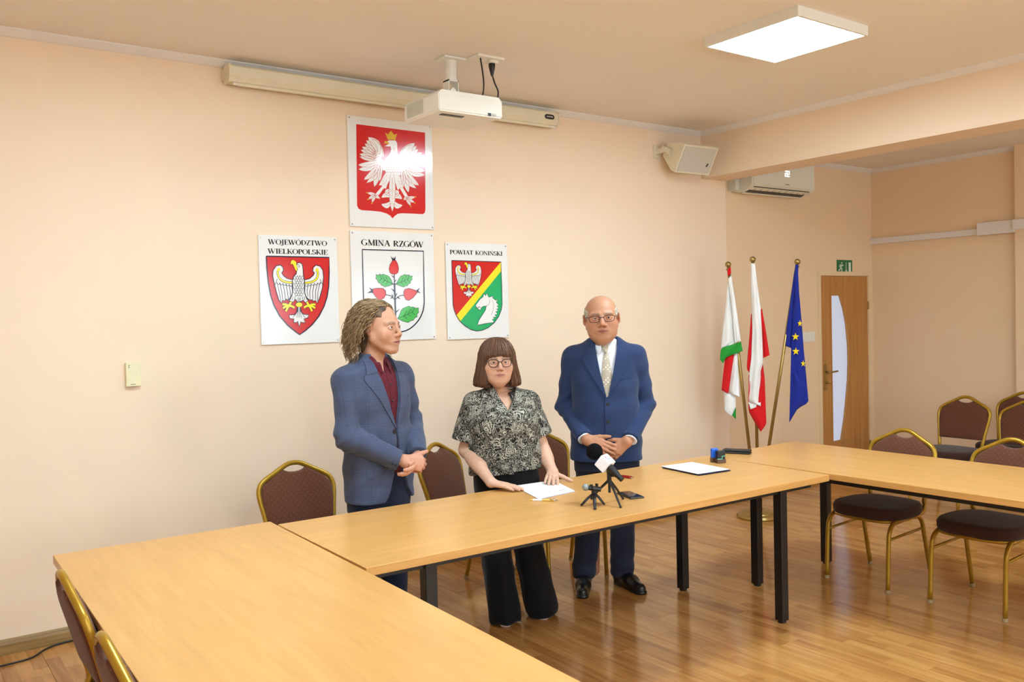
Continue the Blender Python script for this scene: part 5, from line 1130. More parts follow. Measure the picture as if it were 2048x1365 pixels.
ring = t.math('SINE', t.math('MULTIPLY', vo.outputs['Distance'], 62.))
v2 = t.new('ShaderNodeTexVoronoi', i_Scale=62.0); t.link(va.outputs[0], v2.inputs['Vector']); dots = t.math('LESS_THAN', v2.outputs['Distance'], .28)
inside = t.math('GREATER_THAN', ve.outputs['Distance'], .17); rg = t.math('MULTIPLY', t.math('GREATER_THAN', ring, .30), inside)
n4 = t.new('ShaderNodeTexNoise', i_Scale=46.0, i_Detail=1.0, i_Distortion=2.2); t.link(va.outputs[0], n4.inputs['Vector'])
scr = t.math('LESS_THAN', t.math('ABSOLUTE', t.math('SUBTRACT', n4.outputs['Fac'], .5)), .035)
both = t.math('MAXIMUM', t.math('MULTIPLY', rg, t.math('SUBTRACT', 1., t.math('MULTIPLY', dots, .75))), t.math('MULTIPLY', scr, .9), True)
mx = t.new('ShaderNodeMix', data_type='RGBA'); t.link(both, mx.inputs['Factor']); mx.inputs['A'].default_value = lin(34, 29, 28); mx.inputs['B'].default_value = lin(182, 176, 160); t.link(mx.outputs['Result'], t.b.inputs['Base Color'])
def place(x, y, psi): return (x, y, 0), -math.atan2(x, y)+psi
def to_local(p, loc, rz):
    d = np.array(p, float)-np.array(loc); c, s = math.cos(rz), math.sin(rz); return np.array([c*d[0]+s*d[1], -s*d[0]+c*d[1], d[2]])
def shoe_sdf(P, heel, toe, r_=.043, h=.04, point=1.):
    heel, toe = np.array(heel, float), np.array(toe, float); d_ = toe-heel; L = np.linalg.norm(d_[:2]); d_ /= np.linalg.norm(d_)
    a, b = heel.copy(), toe.copy(); a[2] = .045; b[2] = .030
    Q = P.copy(); d = smin(rc(Q, a+d_*.04, a+d_*L*.55, .04, .043), rc(Q, a+d_*L*.5-[0, 0, .012], b-d_*.035, .041, .030*point), .03)
    d = smin(d, rc(Q, a+d_*.035, a+d_*.05+[0, 0, h], .04, .042), .03)
    sole = np.maximum(np.abs(P[:, 2]-.009)-.009, rc(np.c_[P[:, :2], P[:, 2]*0], np.r_[a[:2]+d_[:2]*.035, 0], np.r_[b[:2]-d_[:2]*.035, 0], .042, .036*point))
    return smax(smin(d, sole, .006), -P[:, 2]+.0005, .004)
def wrinkle(P, amp=.003): x, y, z = P[:, 0], P[:, 1], P[:, 2]; return amp*(np.sin(31*z+17*x+6*y+1.)*np.sin(13*x-9*z+2)+.7*np.sin(47*z-23*x+19*y)*np.sin(11*z+5))
def suit(torso_tab, arms, n=2.35, inset=0., fold=.0025, pinch=()):
    """jacket body and sleeves; arms = [(shoulder, elbow, wrist, radii)]"""
    def f(P):
        d = loft(P, [(z, a-inset, b-inset, cx, cy) for z, a, b, cx, cy in torso_tab], n)
        for sh, el, wr, rd in arms:
            s_ = smin(rc(P, sh, el, rd[0]-inset, rd[1]-inset), rc(P, el, wr, rd[1]*.98-inset, rd[2]-inset), .03)
            de = np.linalg.norm(P-np.array(el), axis=1); ax = np.array(wr)-np.array(sh); ax /= np.linalg.norm(ax)
            s_ = s_+.0055*np.sin((P@ax)*95+P[:, 0]*55)*np.exp(-(de/.09)**2)+.0025*np.sin((P@ax)*52+P[:, 1]*60+1)
            cut = (P-np.array(wr))@((np.array(wr)-np.array(el))/np.linalg.norm(np.array(wr)-np.array(el)))
            s_ = smax(s_, cut-.004, .004)
            kk = .004+.05*np.clip((P[:, 2]-sh[2]+.17)/.16, 0, 1); d = smin(d, s_, kk)
        return d+wrinkle(P, fold)
    return f
def vcut(f, wtab, cx=0., depth=-.02):
    """opens the front: wtab rows (z, half width)"""
    T = np.array(wtab)
    def g(P):
        w = np.interp(P[:, 2], T[:, 0], T[:, 1], left=-.02, right=T[-1, 1]); c = np.interp(P[:, 2], T[:, 0], T[:, 2]) if T.shape[1] > 2 else cx
        return smax(f(P), -np.maximum(np.maximum(np.abs(P[:, 0]-c)-w, P[:, 1]-depth), T[0, 0]-P[:, 2]), .003)
    return g
def bbox(f, lo, hi): return lo, hi
def underbody(torso, arms, legs, neck):
    def f(P):
        d = loft(P, [(z, a-.03, b-.03, cx, cy) for z, a, b, cx, cy in torso], 2.2)
        for sh, el, wr, rd in arms: d = smin(d, smin(rc(P, sh, el, rd[0]-.028, rd[1]-.022), rc(P, el, wr, rd[1]-.022, .026), .02), .02)
        for pts in legs: d = smin(d, chain(P, pts, [.06, .05, .035][:len(pts)], .03), .03)
        return smin(d, rc(P, *neck, .05, .052), .03)
    return f
# ================================================================== man in the bright blue suit
loc, rz = place(3.525, 3.935, 0.)
HC, HS, HY, HP, HR = (-.012, -.03, 1.604), 1.06, .03, .02, -.05; XS2 = np.array([1.15, 1., 1.])*HS
def h2(P): return head(rot(P, HC, HY, HP, HR)/XS2, w=1.0, jaw=1.0, chub=.95, ear=.006, nose=1.15)*HS
neck = ((-.008, .005, 1.53), (0, .03, 1.40))
def hn(P): return smax(smin(h2(P), rc(P, *neck, .060, .064), .03), 1.36-P[:, 2], .01)
tt = [(.765, .212, .150, 0, -.005), (.85, .214, .155, 0, -.01), (.95, .206, .158, 0, -.015), (1.05, .199, .155, 0, -.015), (1.15, .198, .146, 0, -.01), (1.25, .202, .138, 0, 0), (1.33, .202, .126, 0, .006), (1.39, .195, .112, 0, .014), (1.432, .165, .096, 0, .02), (1.465, .118, .083, 0, .026), (1.49, .084, .074, 0, .03)]
RA = ((-.188, .016, 1.378), (-.234, .035, 1.075), (-.128, -.165, .915)); LA = ((.188, .016, 1.378), (.234, .035, 1.075), (.142, -.160, .905))
arms = [RA+((.062, .058, .047),), LA+((.062, .058, .047),)]
jf = suit(tt, arms); R0 = hand_groups((-.112, -.190, .905), (.86, -.12, -.36), (.10, -.95, .25), (0, 0, 1), [.10, .13, .16, .2], 1.0, .06, (.85, -.05, .12), .15)
L0 = hand_groups((.122, -.178, .892), (-.74, -.08, -.62), (.15, -.93, .2), (0, 0, 1), [.25, .3, .35, .4], 1.0, .04, (-.8, .1, .1), .2)
def hands2(P):
    a = smin(hand_sdf(P, R0), rc(P, (-.112, -.190, .905), RA[1], .028, .034), .02); b = smin(hand_sdf(P, L0), rc(P, (.122, -.178, .892), LA[1], .028, .034), .02); return np.minimum(a, b)
legs = [((-.09, 0, .8), (-.095, .0, .45), (-.09, .05, .08)), ((.09, 0, .8), (.085, -.01, .45), (.075, .0, .08))]
def col2(V):
    c = head_color(rot(V, HC, HY, HP, HR)/XS2, (.55, .265, .15), (.36, .125, .09), .35, (.26, .17, .115)); lo = V[:, 2] < 1.3; c[lo] = (.50, .225, .12); return c
man2 = sdf_obj('person', [(hn, (-.14, -.2, 1.345), (.12, .13, 1.78), .003), (hands2, (-.2, -.28, .78), (.2, -.1, .97), .0028), (underbody(tt, arms, legs, neck), (-.3, -.2, .03), (.3, .2, 1.46), .012)], SKIN, None, loc, rz, col2)
tag(man2, 'balding man in bright blue suit and pale tie, hands clasped', 'person', 'people standing behind the long table')
M4 = head_matrix(HC, HY, HP, HR, HS, 1.15); eyes(man2, M4, (.10, .11, .10)); glasses(man2, M4, mat('dark_spectacle_frame', lin(40, 26, 24), .3, noise=(60, .1)), .0265, .0178, .0017)
def hair2(P):
    q = rot(P, HC, HY, HP, HR)/XS2; d = head(q, 1.0, 1.0, .95)-.0042+.0012*np.sin(q[:, 2]*260+q[:, 1]*120)
    ear = ell(mirror(q), (.085, .008, -.012), (.03, .027, .042)); low = np.where(q[:, 1] < .03, -.002-q[:, 2], -.075-q[:, 2])
    return smax(np.maximum.reduce([d, q[:, 2]-.056-.35*q[:, 1], -.040-q[:, 1]-.25*q[:, 2], low]), -ear, .004)*HS
HAIRG = mat('grey_hair', lin(196, 184, 166), .8); t = NT(HAIRG); n = t.new('ShaderNodeTexNoise', i_Scale=1.0, i_Detail=3.0); t.link(t.coord('Object', (400, 400, 60)), n.inputs['Vector']); t.bump(n.outputs['Fac'], .5, .002); t.link(t.ramp(n.outputs['Fac'], [(.3, lin(150, 136, 118)), (.7, lin(212, 202, 186))]), t.b.inputs['Base Color'])
sdf_obj('hair', [(hair2, (-.13, -.2, 1.5), (.11, .13, 1.76), .003)], HAIRG, man2)
jk = sdf_obj('jacket', [(vcut(jf, [(1.135, .0), (1.16, .006), (1.30, .042), (1.42, .062), (1.50, .066)], .012), (-.33, -.26, .74), (.33, .2, 1.5), .0052)], SUIT_B, man2)
shf = suit([(z, a, b, cx, cy) for z, a, b, cx, cy in tt], [], inset=.013, fold=.001)
st = sdf_obj('shirt', [(shf, (-.2, -.2, 1.05), (.2, .16, 1.475), .006)], SHIRT_W, man2)
collar('collar', (-.004, .016), .071, .078, 1.448, 1.492, .042, .062, SHIRT_W, st, .018, .16)
for wr, el in ((RA[2], RA[1]), (LA[2], LA[1])):
    d_ = np.array(wr)-np.array(el); d_ /= np.linalg.norm(d_); c_ = np.array(wr)+d_*.0; MB().lathe([(.036, -.02), (.0395, -.015), (.0395, .014), (.037, .016), (.034, .012)], 24, c_, axis=d_).build('cuff', SHIRT_W, st, smooth=True)
cx = .012
patch('lapel', jf, [(cx-.003, 1.14), (cx-.030, 1.25), (cx-.058, 1.40), (cx-.066, 1.455)], [(cx-.004, 1.138), (cx-.088, 1.27), (cx-.142, 1.372), (cx-.098, 1.405)], 7, .003, SUIT_B, jk, .006)
patch('lapel', jf, [(cx+.003, 1.14), (cx+.030, 1.25), (cx+.058, 1.40), (cx+.066, 1.455)], [(cx+.004, 1.138), (cx+.088, 1.27), (cx+.142, 1.372), (cx+.098, 1.405)], 7, .003, SUIT_B, jk, .006)
for sg in (-1, 1): patch('jacket_collar', jf, [(cx+sg*.060, 1.405), (cx+sg*.066, 1.45), (cx+sg*.070, 1.478)], [(cx+sg*.118, 1.392), (cx+sg*.108, 1.435), (cx+sg*.088, 1.474)], 5, .005, SUIT_B, jk)
patch('front_panel', jf, [(cx+.004, 1.15), (cx-.014, 1.12), (cx-.014, .95), (cx-.016, .85), (cx+.012, .775)], [(cx+.075, 1.15), (cx+.075, 1.08), (cx+.075, .95), (cx+.075, .85), (cx+.075, .775)], 6, lambda u: .0025*(1-u)-.003*u, SUIT_B, jk)
button('button', jf, cx+.002, 1.105, .0105, BTN, jk, .006); button('button', jf, cx+.001, 1.005, .0105, BTN, jk, .006)
for sg in (-1, 1): patch('pocket_flap', jf, [(cx+sg*.085, .935), (cx+sg*.13, .938), (cx+sg*.165, .94)], [(cx+sg*.085, .888), (cx+sg*.13, .89), (cx+sg*.165, .892)], 4, .001, SUIT_B, jk, .003)
patch('breast_pocket', jf, [(cx+.07, 1.262), (cx+.11, 1.268), (cx+.145, 1.275)], [(cx+.07, 1.243), (cx+.11, 1.249), (cx+.145, 1.256)], 3, .001, SUIT_B, jk, .0025)
tie = patch('tie', shf, [(.001, 1.405), (-.010, 1.35), (-.018, 1.25), (-.020, 1.145)], [(.022, 1.405), (.032, 1.35), (.044, 1.25), (.046, 1.145)], 7, lambda u: .002+.006*math.sin(math.pi*u), TIE, man2, .003)
patch('tie_knot', shf, [(-.014, 1.448), (-.012, 1.428), (-.002, 1.402)], [(.026, 1.448), (.026, 1.428), (.020, 1.402)], 6, lambda u: .006+.010*math.sin(math.pi*u), TIE, tie, .004)
SH2 = [(to_local(h_, loc, rz), to_local(t_, loc, rz)) for h_, t_ in (((3.44, 4.06, 0), (3.235, 3.845, 0)), ((3.615, 3.96, 0), (3.555, 3.672, 0)))]
AK2 = [h_+(t_-h_)*.20+np.array([0, 0, .085]) for h_, t_ in SH2]
def tr2(P):
    d = loft(P, [(.70, .185, .125, 0, 0), (.85, .19, .13, 0, 0), (.95, .185, .13, 0, 0)], 2.3)
    for sg, pts in ((-1, [(-.092, .0, .74), (-.105, .01, .45), AK2[0]]), (1, [(.092, .0, .74), (.088, -.0, .45), AK2[1]])):
        d = smin(d, chain(P, pts, [.094, .076, .070], .02), .02)
    d = smax(d, .055-P[:, 2]-.0*P[:, 1], .006); z = P[:, 2]; return d+.003*np.sin(70*z+20*P[:, 0])*np.exp(-((z-.12)/.07)**2)+wrinkle(P, .002)
sdf_obj('trousers', [(tr2, (-.24, -.2, .04), (.24, .2, .96), .0065)], TROU_B, man2)
for a, b in SH2:
    sdf_obj('shoe', [(lambda P, a=a, b=b: shoe_sdf(P, a, b), np.minimum(a, b)-[.08, .08, .01], np.maximum(a, b)+[.08, .08, .14], .004)], SHOE_K, man2)
# ================================================================== speaking man in the slate jacket
loc, rz = place(2.0, 3.91, math.radians(40))
HC1, HS1, HY1, HP1, HR1 = (.010, -.034, 1.585), .99, math.radians(13), .0, .0
def h1(P): return head(rot(P, HC1, HY1, HP1, HR1)/HS1, w=.97, jaw=.96, open_mouth=1.)*HS1
neck1 = ((.006, .0, 1.51), (0, .03, 1.38))
def hn1(P): return smax(smin(h1(P), rc(P, *neck1, .052, .058), .03), 1.32-P[:, 2], .01)
t1 = [(.745, .182, .125, 0, -.005), (.85, .186, .13, 0, -.005), (.95, .18, .13, 0, -.005), (1.05, .174, .128, 0, -.005), (1.15, .178, .126, 0, 0), (1.25, .188, .124, 0, .002), (1.32, .188, .116, 0, .006), (1.365, .175, .105, 0, .014), (1.405, .140, .09, 0, .02), (1.435, .10, .078, 0, .028), (1.462, .072, .068, 0, .034)]
RA1 = ((-.172, .016, 1.345), (-.205, -.035, 1.07), (-.040, -.205, .958)); LA1 = ((.172, .016, 1.345), (.232, .01, 1.10), (.105, -.175, .965))
arms1 = [RA1+((.064, .059, .048),), LA1+((.064, .058, .047),)]
jf1 = suit(t1, arms1, fold=.003)
R1 = hand_groups((-.016, -.222, .948), (.80, -.16, -.22), (-.45, -.80, .30), (.1, -.1, 1), [(.7, .9, .5), (.75, .95, .5), (.8, .95, .5), (.85, .95, .5)], 1.0, .02, (.95, -.12, .16), -.05)
L1 = hand_groups((.094, -.182, .945), (-.82, -.42, -.40), (.15, -.62, -.75), (.2, -.9, .5), [.2, .22, .25, .3], 1.0, .04, (-.8, -.45, -.1), .1)
def hands1(P): return np.minimum(smin(hand_sdf(P, R1), rc(P, (-.016, -.222, .948), RA1[1], .028, .034), .02), smin(hand_sdf(P, L1), rc(P, (.094, -.182, .945), LA1[1], .028, .034), .02))
legs1 = [((-.08, 0, .8), (-.085, .0, .45), (-.09, .03, .08)), ((.08, 0, .8), (.085, -.01, .45), (.09, .03, .08))]
def col1(V):
    c = head_color(rot(V, HC1, HY1, HP1, HR1)/HS1, (.58, .30, .185), (.46, .165, .13), .25, (.26, .165, .105)); lo = V[:, 2] < 1.25; c[lo] = (.58, .28, .18); return c
man1 = sdf_obj('person', [(hn1, (-.12, -.2, 1.30), (.13, .12, 1.74), .003), (hands1, (-.14, -.32, .82), (.2, -.10, 1.03), .0028), (underbody(t1, arms1, legs1, neck1), (-.3, -.2, .03), (.3, .2, 1.44), .012)], SKIN, None, loc, rz, col1)
tag(man1, 'man with long curly hair in slate check jacket and burgundy shirt, speaking', 'person', 'people standing behind the long table')
M4 = head_matrix(HC1, HY1, HP1, HR1, HS1); eyes(man1, M4, (.12, .13, .12))
jk = sdf_obj('jacket', [(vcut(jf1, [(.735, .105, .035), (.765, .085, .033), (.80, .064, .028), (.88, .03, .02), (.97, .008, .016), (1.09, .005, .014), (1.12, .010, .014), (1.25, .040, .008), (1.38, .062, .0), (1.48, .066, .0)], 0.), (-.33, -.27, .72), (.33, .2, 1.475), .0052)], SUIT_S, man1)
shf1 = suit(t1, [], inset=.013, fold=.0015)
st = sdf_obj('shirt', [(lambda P: smax(shf1(P), -np.maximum(np.abs(P[:, 0])-np.clip((P[:, 2]-1.355)*.32, -.02, .03), P[:, 1]+.01), .003), (-.2, -.18, .88), (.2, .15, 1.452), .006)], SHIRT_R, man1)
collar('collar', (.0, .012), .063, .072, 1.415, 1.462, .045, .072, SHIRT_R, st, .018, .30)
patch('placket', shf1, [(-.004, 1.36), (.0, 1.25), (.004, 1.10)], [(.018, 1.36), (.022, 1.25), (.026, 1.10)], 3, .0005, SHIRT_R, st, .0015)
for z_ in (1.31, 1.23, 1.15): button('shirt_button', shf1, .009, z_, .005, BTN, st, .003)
patch('lapel', jf1, [(.010, 1.10), (-.028, 1.24), (-.060, 1.365), (-.068, 1.43)], [(.008, 1.098), (-.082, 1.25), (-.135, 1.345), (-.100, 1.375)], 7, .002, SUIT_S, jk)
patch('lapel', jf1, [(.018, 1.10), (.046, 1.24), (.062, 1.365), (.068, 1.43)], [(.020, 1.098), (.098, 1.25), (.135, 1.345), (.100, 1.375)], 7, .002, SUIT_S, jk)
for sg in (-1, 1): patch('jacket_collar', jf1, [(sg*.060, 1.375), (sg*.066, 1.42), (sg*.068, 1.452)], [(sg*.118, 1.365), (sg*.106, 1.408), (sg*.084, 1.45)], 5, .005, SUIT_S, jk)
button('button', jf1, -.004, 1.085, .0115, BTN, jk, .002)
for sg in (-1, 1): patch('pocket_flap', jf1, [(sg*.075, .92), (sg*.115, .924), (sg*.15, .928)], [(sg*.075, .872), (sg*.115, .876), (sg*.15, .88)], 4, .001, SUIT_S, jk, .003)
patch('breast_pocket', jf1, [(.07, 1.236), (.105, 1.242), (.14, 1.25)], [(.07, 1.217), (.105, 1.223), (.14, 1.231)], 3, .001, SUIT_S, jk, .0025)
for wr, el in ((RA1[2], RA1[1]),):
    d_ = np.array(wr)-np.array(el); d_ /= np.linalg.norm(d_)
    for q in range(3): p_ = np.array(wr)-d_*(.02+.017*q)+np.array([-.02, -.035, -.03]); y_ = front_y(jf1, p_[:1], p_[2:])[0]; MB().lathe([(.006, -.002), (.007, .001), (.004, .0025)], 10, (p_[0], y_, p_[2]), axis=(0, -1, 0)).build('cuff_button', BTN, jk)
def tr1(P):
    d = loft(P, [(.70, .165, .108, 0, 0), (.85, .168, .112, 0, 0), (.98, .162, .114, 0, 0)], 2.3)
    for pts in ([(-.082, .0, .74), (-.088, .0, .45), (-.095, .035, .085)], [(.082, .0, .74), (.088, -.005, .45), (.095, .03, .085)]): d = smin(d, chain(P, pts, [.086, .07, .062], .02), .02)
    return smax(d, .05-P[:, 2], .006)+wrinkle(P, .002)
sdf_obj('trousers', [(tr1, (-.2, -.18, .04), (.2, .18, .99), .0065)], TROU_S, man1)
for sx_ in (-.1, .1): a, b = np.array([sx_, .07, 0]), np.array([sx_*1.15, -.20, 0]); sdf_obj('shoe', [(lambda P, a=a, b=b: shoe_sdf(P, a, b), np.minimum(a, b)-[.08, .08, .01], np.maximum(a, b)+[.08, .08, .14], .005)], SHOE_K, man1)
# long curly hair: a soft base volume plus many waving locks
HC_ = lambda P: rot(P, HC1, HY1, HP1, HR1)/HS1
def hair1(P):
    q = HC_(P); d = ell(q, (0, .022, .040), (.084, .100, .093)); d = smin(d, ell(q, (0, .055, -.030), (.066, .048, .06)), .03)
    d = smin(d, ell(q, (0, .078, -.07), (.055, .040, .075)), .03); d = smax(d, -ell(q, (0, -.110, -.03), (.074, .110, .150)), .012); d = smax(d, -ell(mirror(q), (.078, -.052, .0), (.03, .05, .062)), .012); d = smax(d, -ell(mirror(q), (.082, .0, -.02), (.03, .024, .04)), .01)
    return (d+.004*np.sin(70*q[:, 0]+40*q[:, 2])*np.sin(60*q[:, 1]-50*q[:, 2]))*HS1
HAIRB = skin_mat('curly_hair', .55); MATS.pop('curly_hair', None); HAIRB.node_tree.nodes['Principled BSDF'].inputs['Subsurface Weight'].default_value = 0
hb1 = sdf_obj('hair', [(hair1, (-.17, -.2, 1.36), (.19, .2, 1.75), .0042)], HAIRB, man1, color=lambda V: np.tile((.105, .062, .032), (len(V), 1))*(1+.5*np.sin(V[:, :1]*90+V[:, 2:]*60)))
vs, fs, cs, nv = [], [], [], 0
CR_, EL_ = np.array([0, .020, .028]), np.array([.089, .106, .110])
for i in range(3400):
    th = RNG.uniform(-3.1, 3.1); el = RNG.uniform(-.6, 1.5)       # th = 0 is the back of the head
    if (abs(th) > 1.95 and el < .72) or (1.42 < abs(th) <= 1.95 and el < .15+.9*(abs(th)-1.42)): continue
    dir_ = np.array([math.sin(th)*math.cos(el), math.cos(th)*math.cos(el), math.sin(el)]); p = np.array([0, .022, .040])+dir_*np.array([.082, .098, .092])
    fwd = RNG.random() < .35 and .9 < abs(th) < 1.7; L = RNG.uniform(.11, .20) if el < .8 else RNG.uniform(.14, .27); ph = RNG.uniform(0, 6.28); fr_ = RNG.uniform(80, 150); am = RNG.uniform(.003, .0085)
    side = np.sign(p[0]) if abs(p[0]) > .004 else RNG.choice([-1, 1])
    v = dir_*.7+np.array([side*.45, .42 if abs(th) < 1.7 else .8, .12]); v /= np.linalg.norm(v); pts = []; n_ = 22
    for k_ in range(n_):
        s_ = k_/(n_-1)*L; a_ = fr_*s_+ph; e1 = np.cross(v, [.3, .2, 1.]); e1 /= np.linalg.norm(e1)+1e-6; e2 = np.cross(v, e1)
        amp = am*min(1, k_/6); pts.append(p+e1*amp*math.cos(a_)+e2*amp*math.sin(a_))
        st_ = L/(n_-1); g_ = np.array([side*.16, (-.22 if fwd and p[2] < 0 else .16 if p[2] > .03 else .02), -1.])
        v = v*.78+g_/np.linalg.norm(g_)*.22; v /= np.linalg.norm(v); p = p+v*st_
        rel = (p-CR_)/EL_; rr_ = np.linalg.norm(rel)
        if rr_ < 1 and p[2] > -.09: p = CR_+rel/rr_*EL_
        if p[1] < -.02 and p[2] < .05 and not (fwd and p[2] < -.06): p = p+np.array([side*.004, .007, 0])
        if p[2] < -.09:
            dd = math.hypot(p[0], p[1]-.04)
            if dd < .07: k2 = min(1.25, .07/max(dd, .03)); p[0] *= k2; p[1] = .04+(p[1]-.04)*k2
    P = np.array(pts); M = np.array(head_matrix(HC1, HY1, HP1, HR1, HS1)); P = P@M[:3, :3].T+M[:3, 3]
    b = MB().tube(P, np.linspace(.0027, .0011, n_)*RNG.uniform(.7, 1.25), 3); vs += b.V; fs += [[j+nv for j in f_] for f_ in b.F]; nv += len(b.V)
    t_ = RNG.random()**1.3; c_ = np.array([.15, .080, .036])*(1-t_)+np.array([.42, .27, .135])*t_; c_ = c_*RNG.uniform(.7, 1.15); tipc = c_*1.3
    cs += [c_*(1-j/len(b.V))+tipc*(j/len(b.V)) for j in range(len(b.V))]
o = obj('curly_locks', vs, fs, HAIRB, hb1, smooth=True); a = o.data.color_attributes.new('Col', 'FLOAT_COLOR', 'POINT'); a.data.foreach_set('color', np.c_[np.array(cs), np.ones(len(cs))].astype(np.float32).ravel()); tag(o, kind='stuff')
# ================================================================== woman
loc, rz = place(2.735, 3.885, math.radians(10))
HCw, HSw, HYw, HPw, HRw = (-.024, -.035, 1.389), .925, math.radians(-1), .04, .0; XSw = np.array([1.08, 1., 1.])*HSw
def hw_(P): return head(rot(P, HCw, HYw, HPw, HRw)/XSw, w=1.06, jaw=1.0, chub=.8)*HSw
neckw = ((-.014, .0, 1.31), (0, .022, 1.15))
def hnw(P):
    d = smin(hw_(P), rc(P, *neckw, .050, .056), .03); d = smin(d, ell(P, (0, .0, 1.13), (.15, .075, .07)), .04); return smax(d, 1.06-P[:, 2], .01)
tw = [(.785, .196, .145, .01, -.005), (.86, .198, .150, .008, -.005), (.95, .196, .150, .004, -.008), (1.04, .194, .148, 0, -.008), (1.11, .188, .138, 0, -.004), (1.165, .172, .118, 0, .004), (1.205, .138, .098, 0, .012), (1.235, .098, .082, 0, .02), (1.26, .070, .070, 0, .026)]
def ldir(p): return to_local(p, loc, rz)
wl_ = ldir(px(981, 962, 2, .792)); wl_t = ldir(px(1036, 979, 2, .757)); wr_ = ldir(px(1105, 940, 2, .803)); wr_t = ldir(px(1101, 973, 2, .757))
AR = ((-.150, .012, 1.165), (-.190, .02, .915), tuple(wl_)); AL = ((.150, .012, 1.165), (.206, .015, .925), tuple(wr_))
fR = (wl_t-wl_); fR = np.array([fR[0], fR[1], -.012]); fL = (wr_t-wr_); fL[2] = -.02
HRg = hand_groups(wl_+[0, 0, -.012], fR+[0, 0, -.004], (0, 0, 1), (0, 1, .1), [(.06, .10, .05)]*4, .92, .05, None, .15, .026)
HLg = hand_groups(wr_+[0, 0, -.010], fL+[0, 0, -.016], (0, -.25, 1), (1, 0, 0), [(.10, .18, .10)]*4, .90, .08, fL/np.linalg.norm(fL)*.45+np.array([.8, 0, -.25]), .1, .026)
def armsw(P):
    d = None
    for A, g in ((AR, HRg), (AL, HLg)):
        e = smin(rc(P, A[0], A[1], .046, .043), rc(P, A[1], np.array(A[2])+[0, 0, -.006], .043, .0265), .02); e = smin(e, rc(P, np.array(A[1])*.7+np.array(A[2])*.3, np.array(A[1])*.45+np.array(A[2])*.55, .040, .036), .02); e = smin(e, hand_sdf(P, g), .018); d = e if d is None else np.minimum(d, e)
    return np.maximum(d, TZ+.0045-P[:, 2])
legsw = [((-.08, 0, .75), (-.06, .0, .4), (-.03, .02, .06)), ((.09, 0, .75), (.12, .0, .4), (.155, .02, .06))]
def colw(V):
    c = head_color(rot(V, HCw, HYw, HPw, HRw)/XSw, (.62, .345, .225), (.52, .20, .16), 0., (.26, .16, .11)); lo = V[:, 2] < 1.2; c[lo] = (.68, .40, .275); return c
wo = sdf_obj('person', [(hnw, (-.17, -.18, 1.05), (.17, .12, 1.545), .003), (armsw, (-.32, -.42, .735), (.40, .09, 1.215), .0031), (underbody(tw, [], legsw, neckw), (-.25, -.2, .03), (.3, .2, 1.2), .012)], SKIN, None, loc, rz, colw)
tag(wo, 'woman with brown bob and glasses in black paisley blouse, leaning on the table', 'person', 'people standing behind the long table')
M4 = head_matrix(HCw, HYw, HPw, HRw, HSw, 1.08); eyes(wo, M4, (.10, .12, .14)); glasses(wo, M4, mat('tortoise_frame', lin(38, 22, 20), .25, noise=(60, .2)), .0275, .0225, .0021, 1., .82)
def blf(P):
    d = loft(P, tw, 2.3); d = smin(d, ell(mirror(P), (.075, -.092, 1.055), (.075, .07, .075)), .05)
    for A, hem in ((AR, (-.204, .012, .975)), (AL, (.206, .008, .985))):
        s_ = rc(P, A[0], hem, .057, .070); ax = np.array(hem)-np.array(A[0]); ax /= np.linalg.norm(ax)
        s_ = smax(s_, (P-np.array(hem))@ax-.012, .006); d = smin(d, s_, .012+.05*np.clip((P[:, 2]-1.06)/.1, 0, 1))
    x, z = P[:, 0], P[:, 2]; ang = np.arctan2(P[:, 0], -P[:, 1]); return d+.004*np.sin(ang*9+z*6)*np.clip((1.05-z)/.22, 0, 1)+wrinkle(P, .0025)
def blouse(P):
    d = blf(P); d = smax(d, .792+.02*np.sin(P[:, 0]*9+.6)-P[:, 2], .004)
    w = np.interp(P[:, 2], [1.115, 1.15, 1.20, 1.26], [-.006, .012, .042, .062]); d = smax(d, -np.maximum.reduce([np.abs(P[:, 0]-.016)-w, P[:, 1]-.0, 1.10-P[:, 2]]), .003)
    for A, hem in ((AR, (-.204, .012, .975)), (AL, (.206, .008, .985))):        # hollow sleeve ends
        ax = np.array(hem)-np.array(A[0]); ax /= np.linalg.norm(ax); d = smax(d, -rc(P, np.array(hem)-ax*.05, np.array(hem)+ax*.12, .045, .066), .004)
    return d
bl = sdf_obj('blouse', [(blouse, (-.34, -.23, .77), (.34, .2, 1.25), .0046)], PAIS, wo)
collar('collar', (.0, .012), .062, .072, 1.215, 1.262, .045, .085, PAIS, bl, .030, .45)
patch('placket', blf, [(.008, 1.118), (.006, 1.0), (.004, .90), (.004, .80)], [(.034, 1.118), (.032, 1.0), (.030, .90), (.030, .80)], 4, .0005, PAIS, bl, .002)
for z_ in (1.06, .98, .90, .83): button('button', blf, .018, z_, .005, BTN, bl, .003)
ch_ = [(-.056, -.02, 1.232), (-.046, -.055, 1.205), (-.022, -.082, 1.178), (.010, -.094, 1.160), (.034, -.084, 1.178), (.050, -.055, 1.205), (.058, -.02, 1.232)]
S_ = spline(ch_, 8); S_[:, 1] = np.minimum(front_y(hnw, S_[:, 0], S_[:, 2], -.25)-.002, .0); MB().tube(S_, .0018, 6).build('necklace', CHROME, wo, smooth=True)
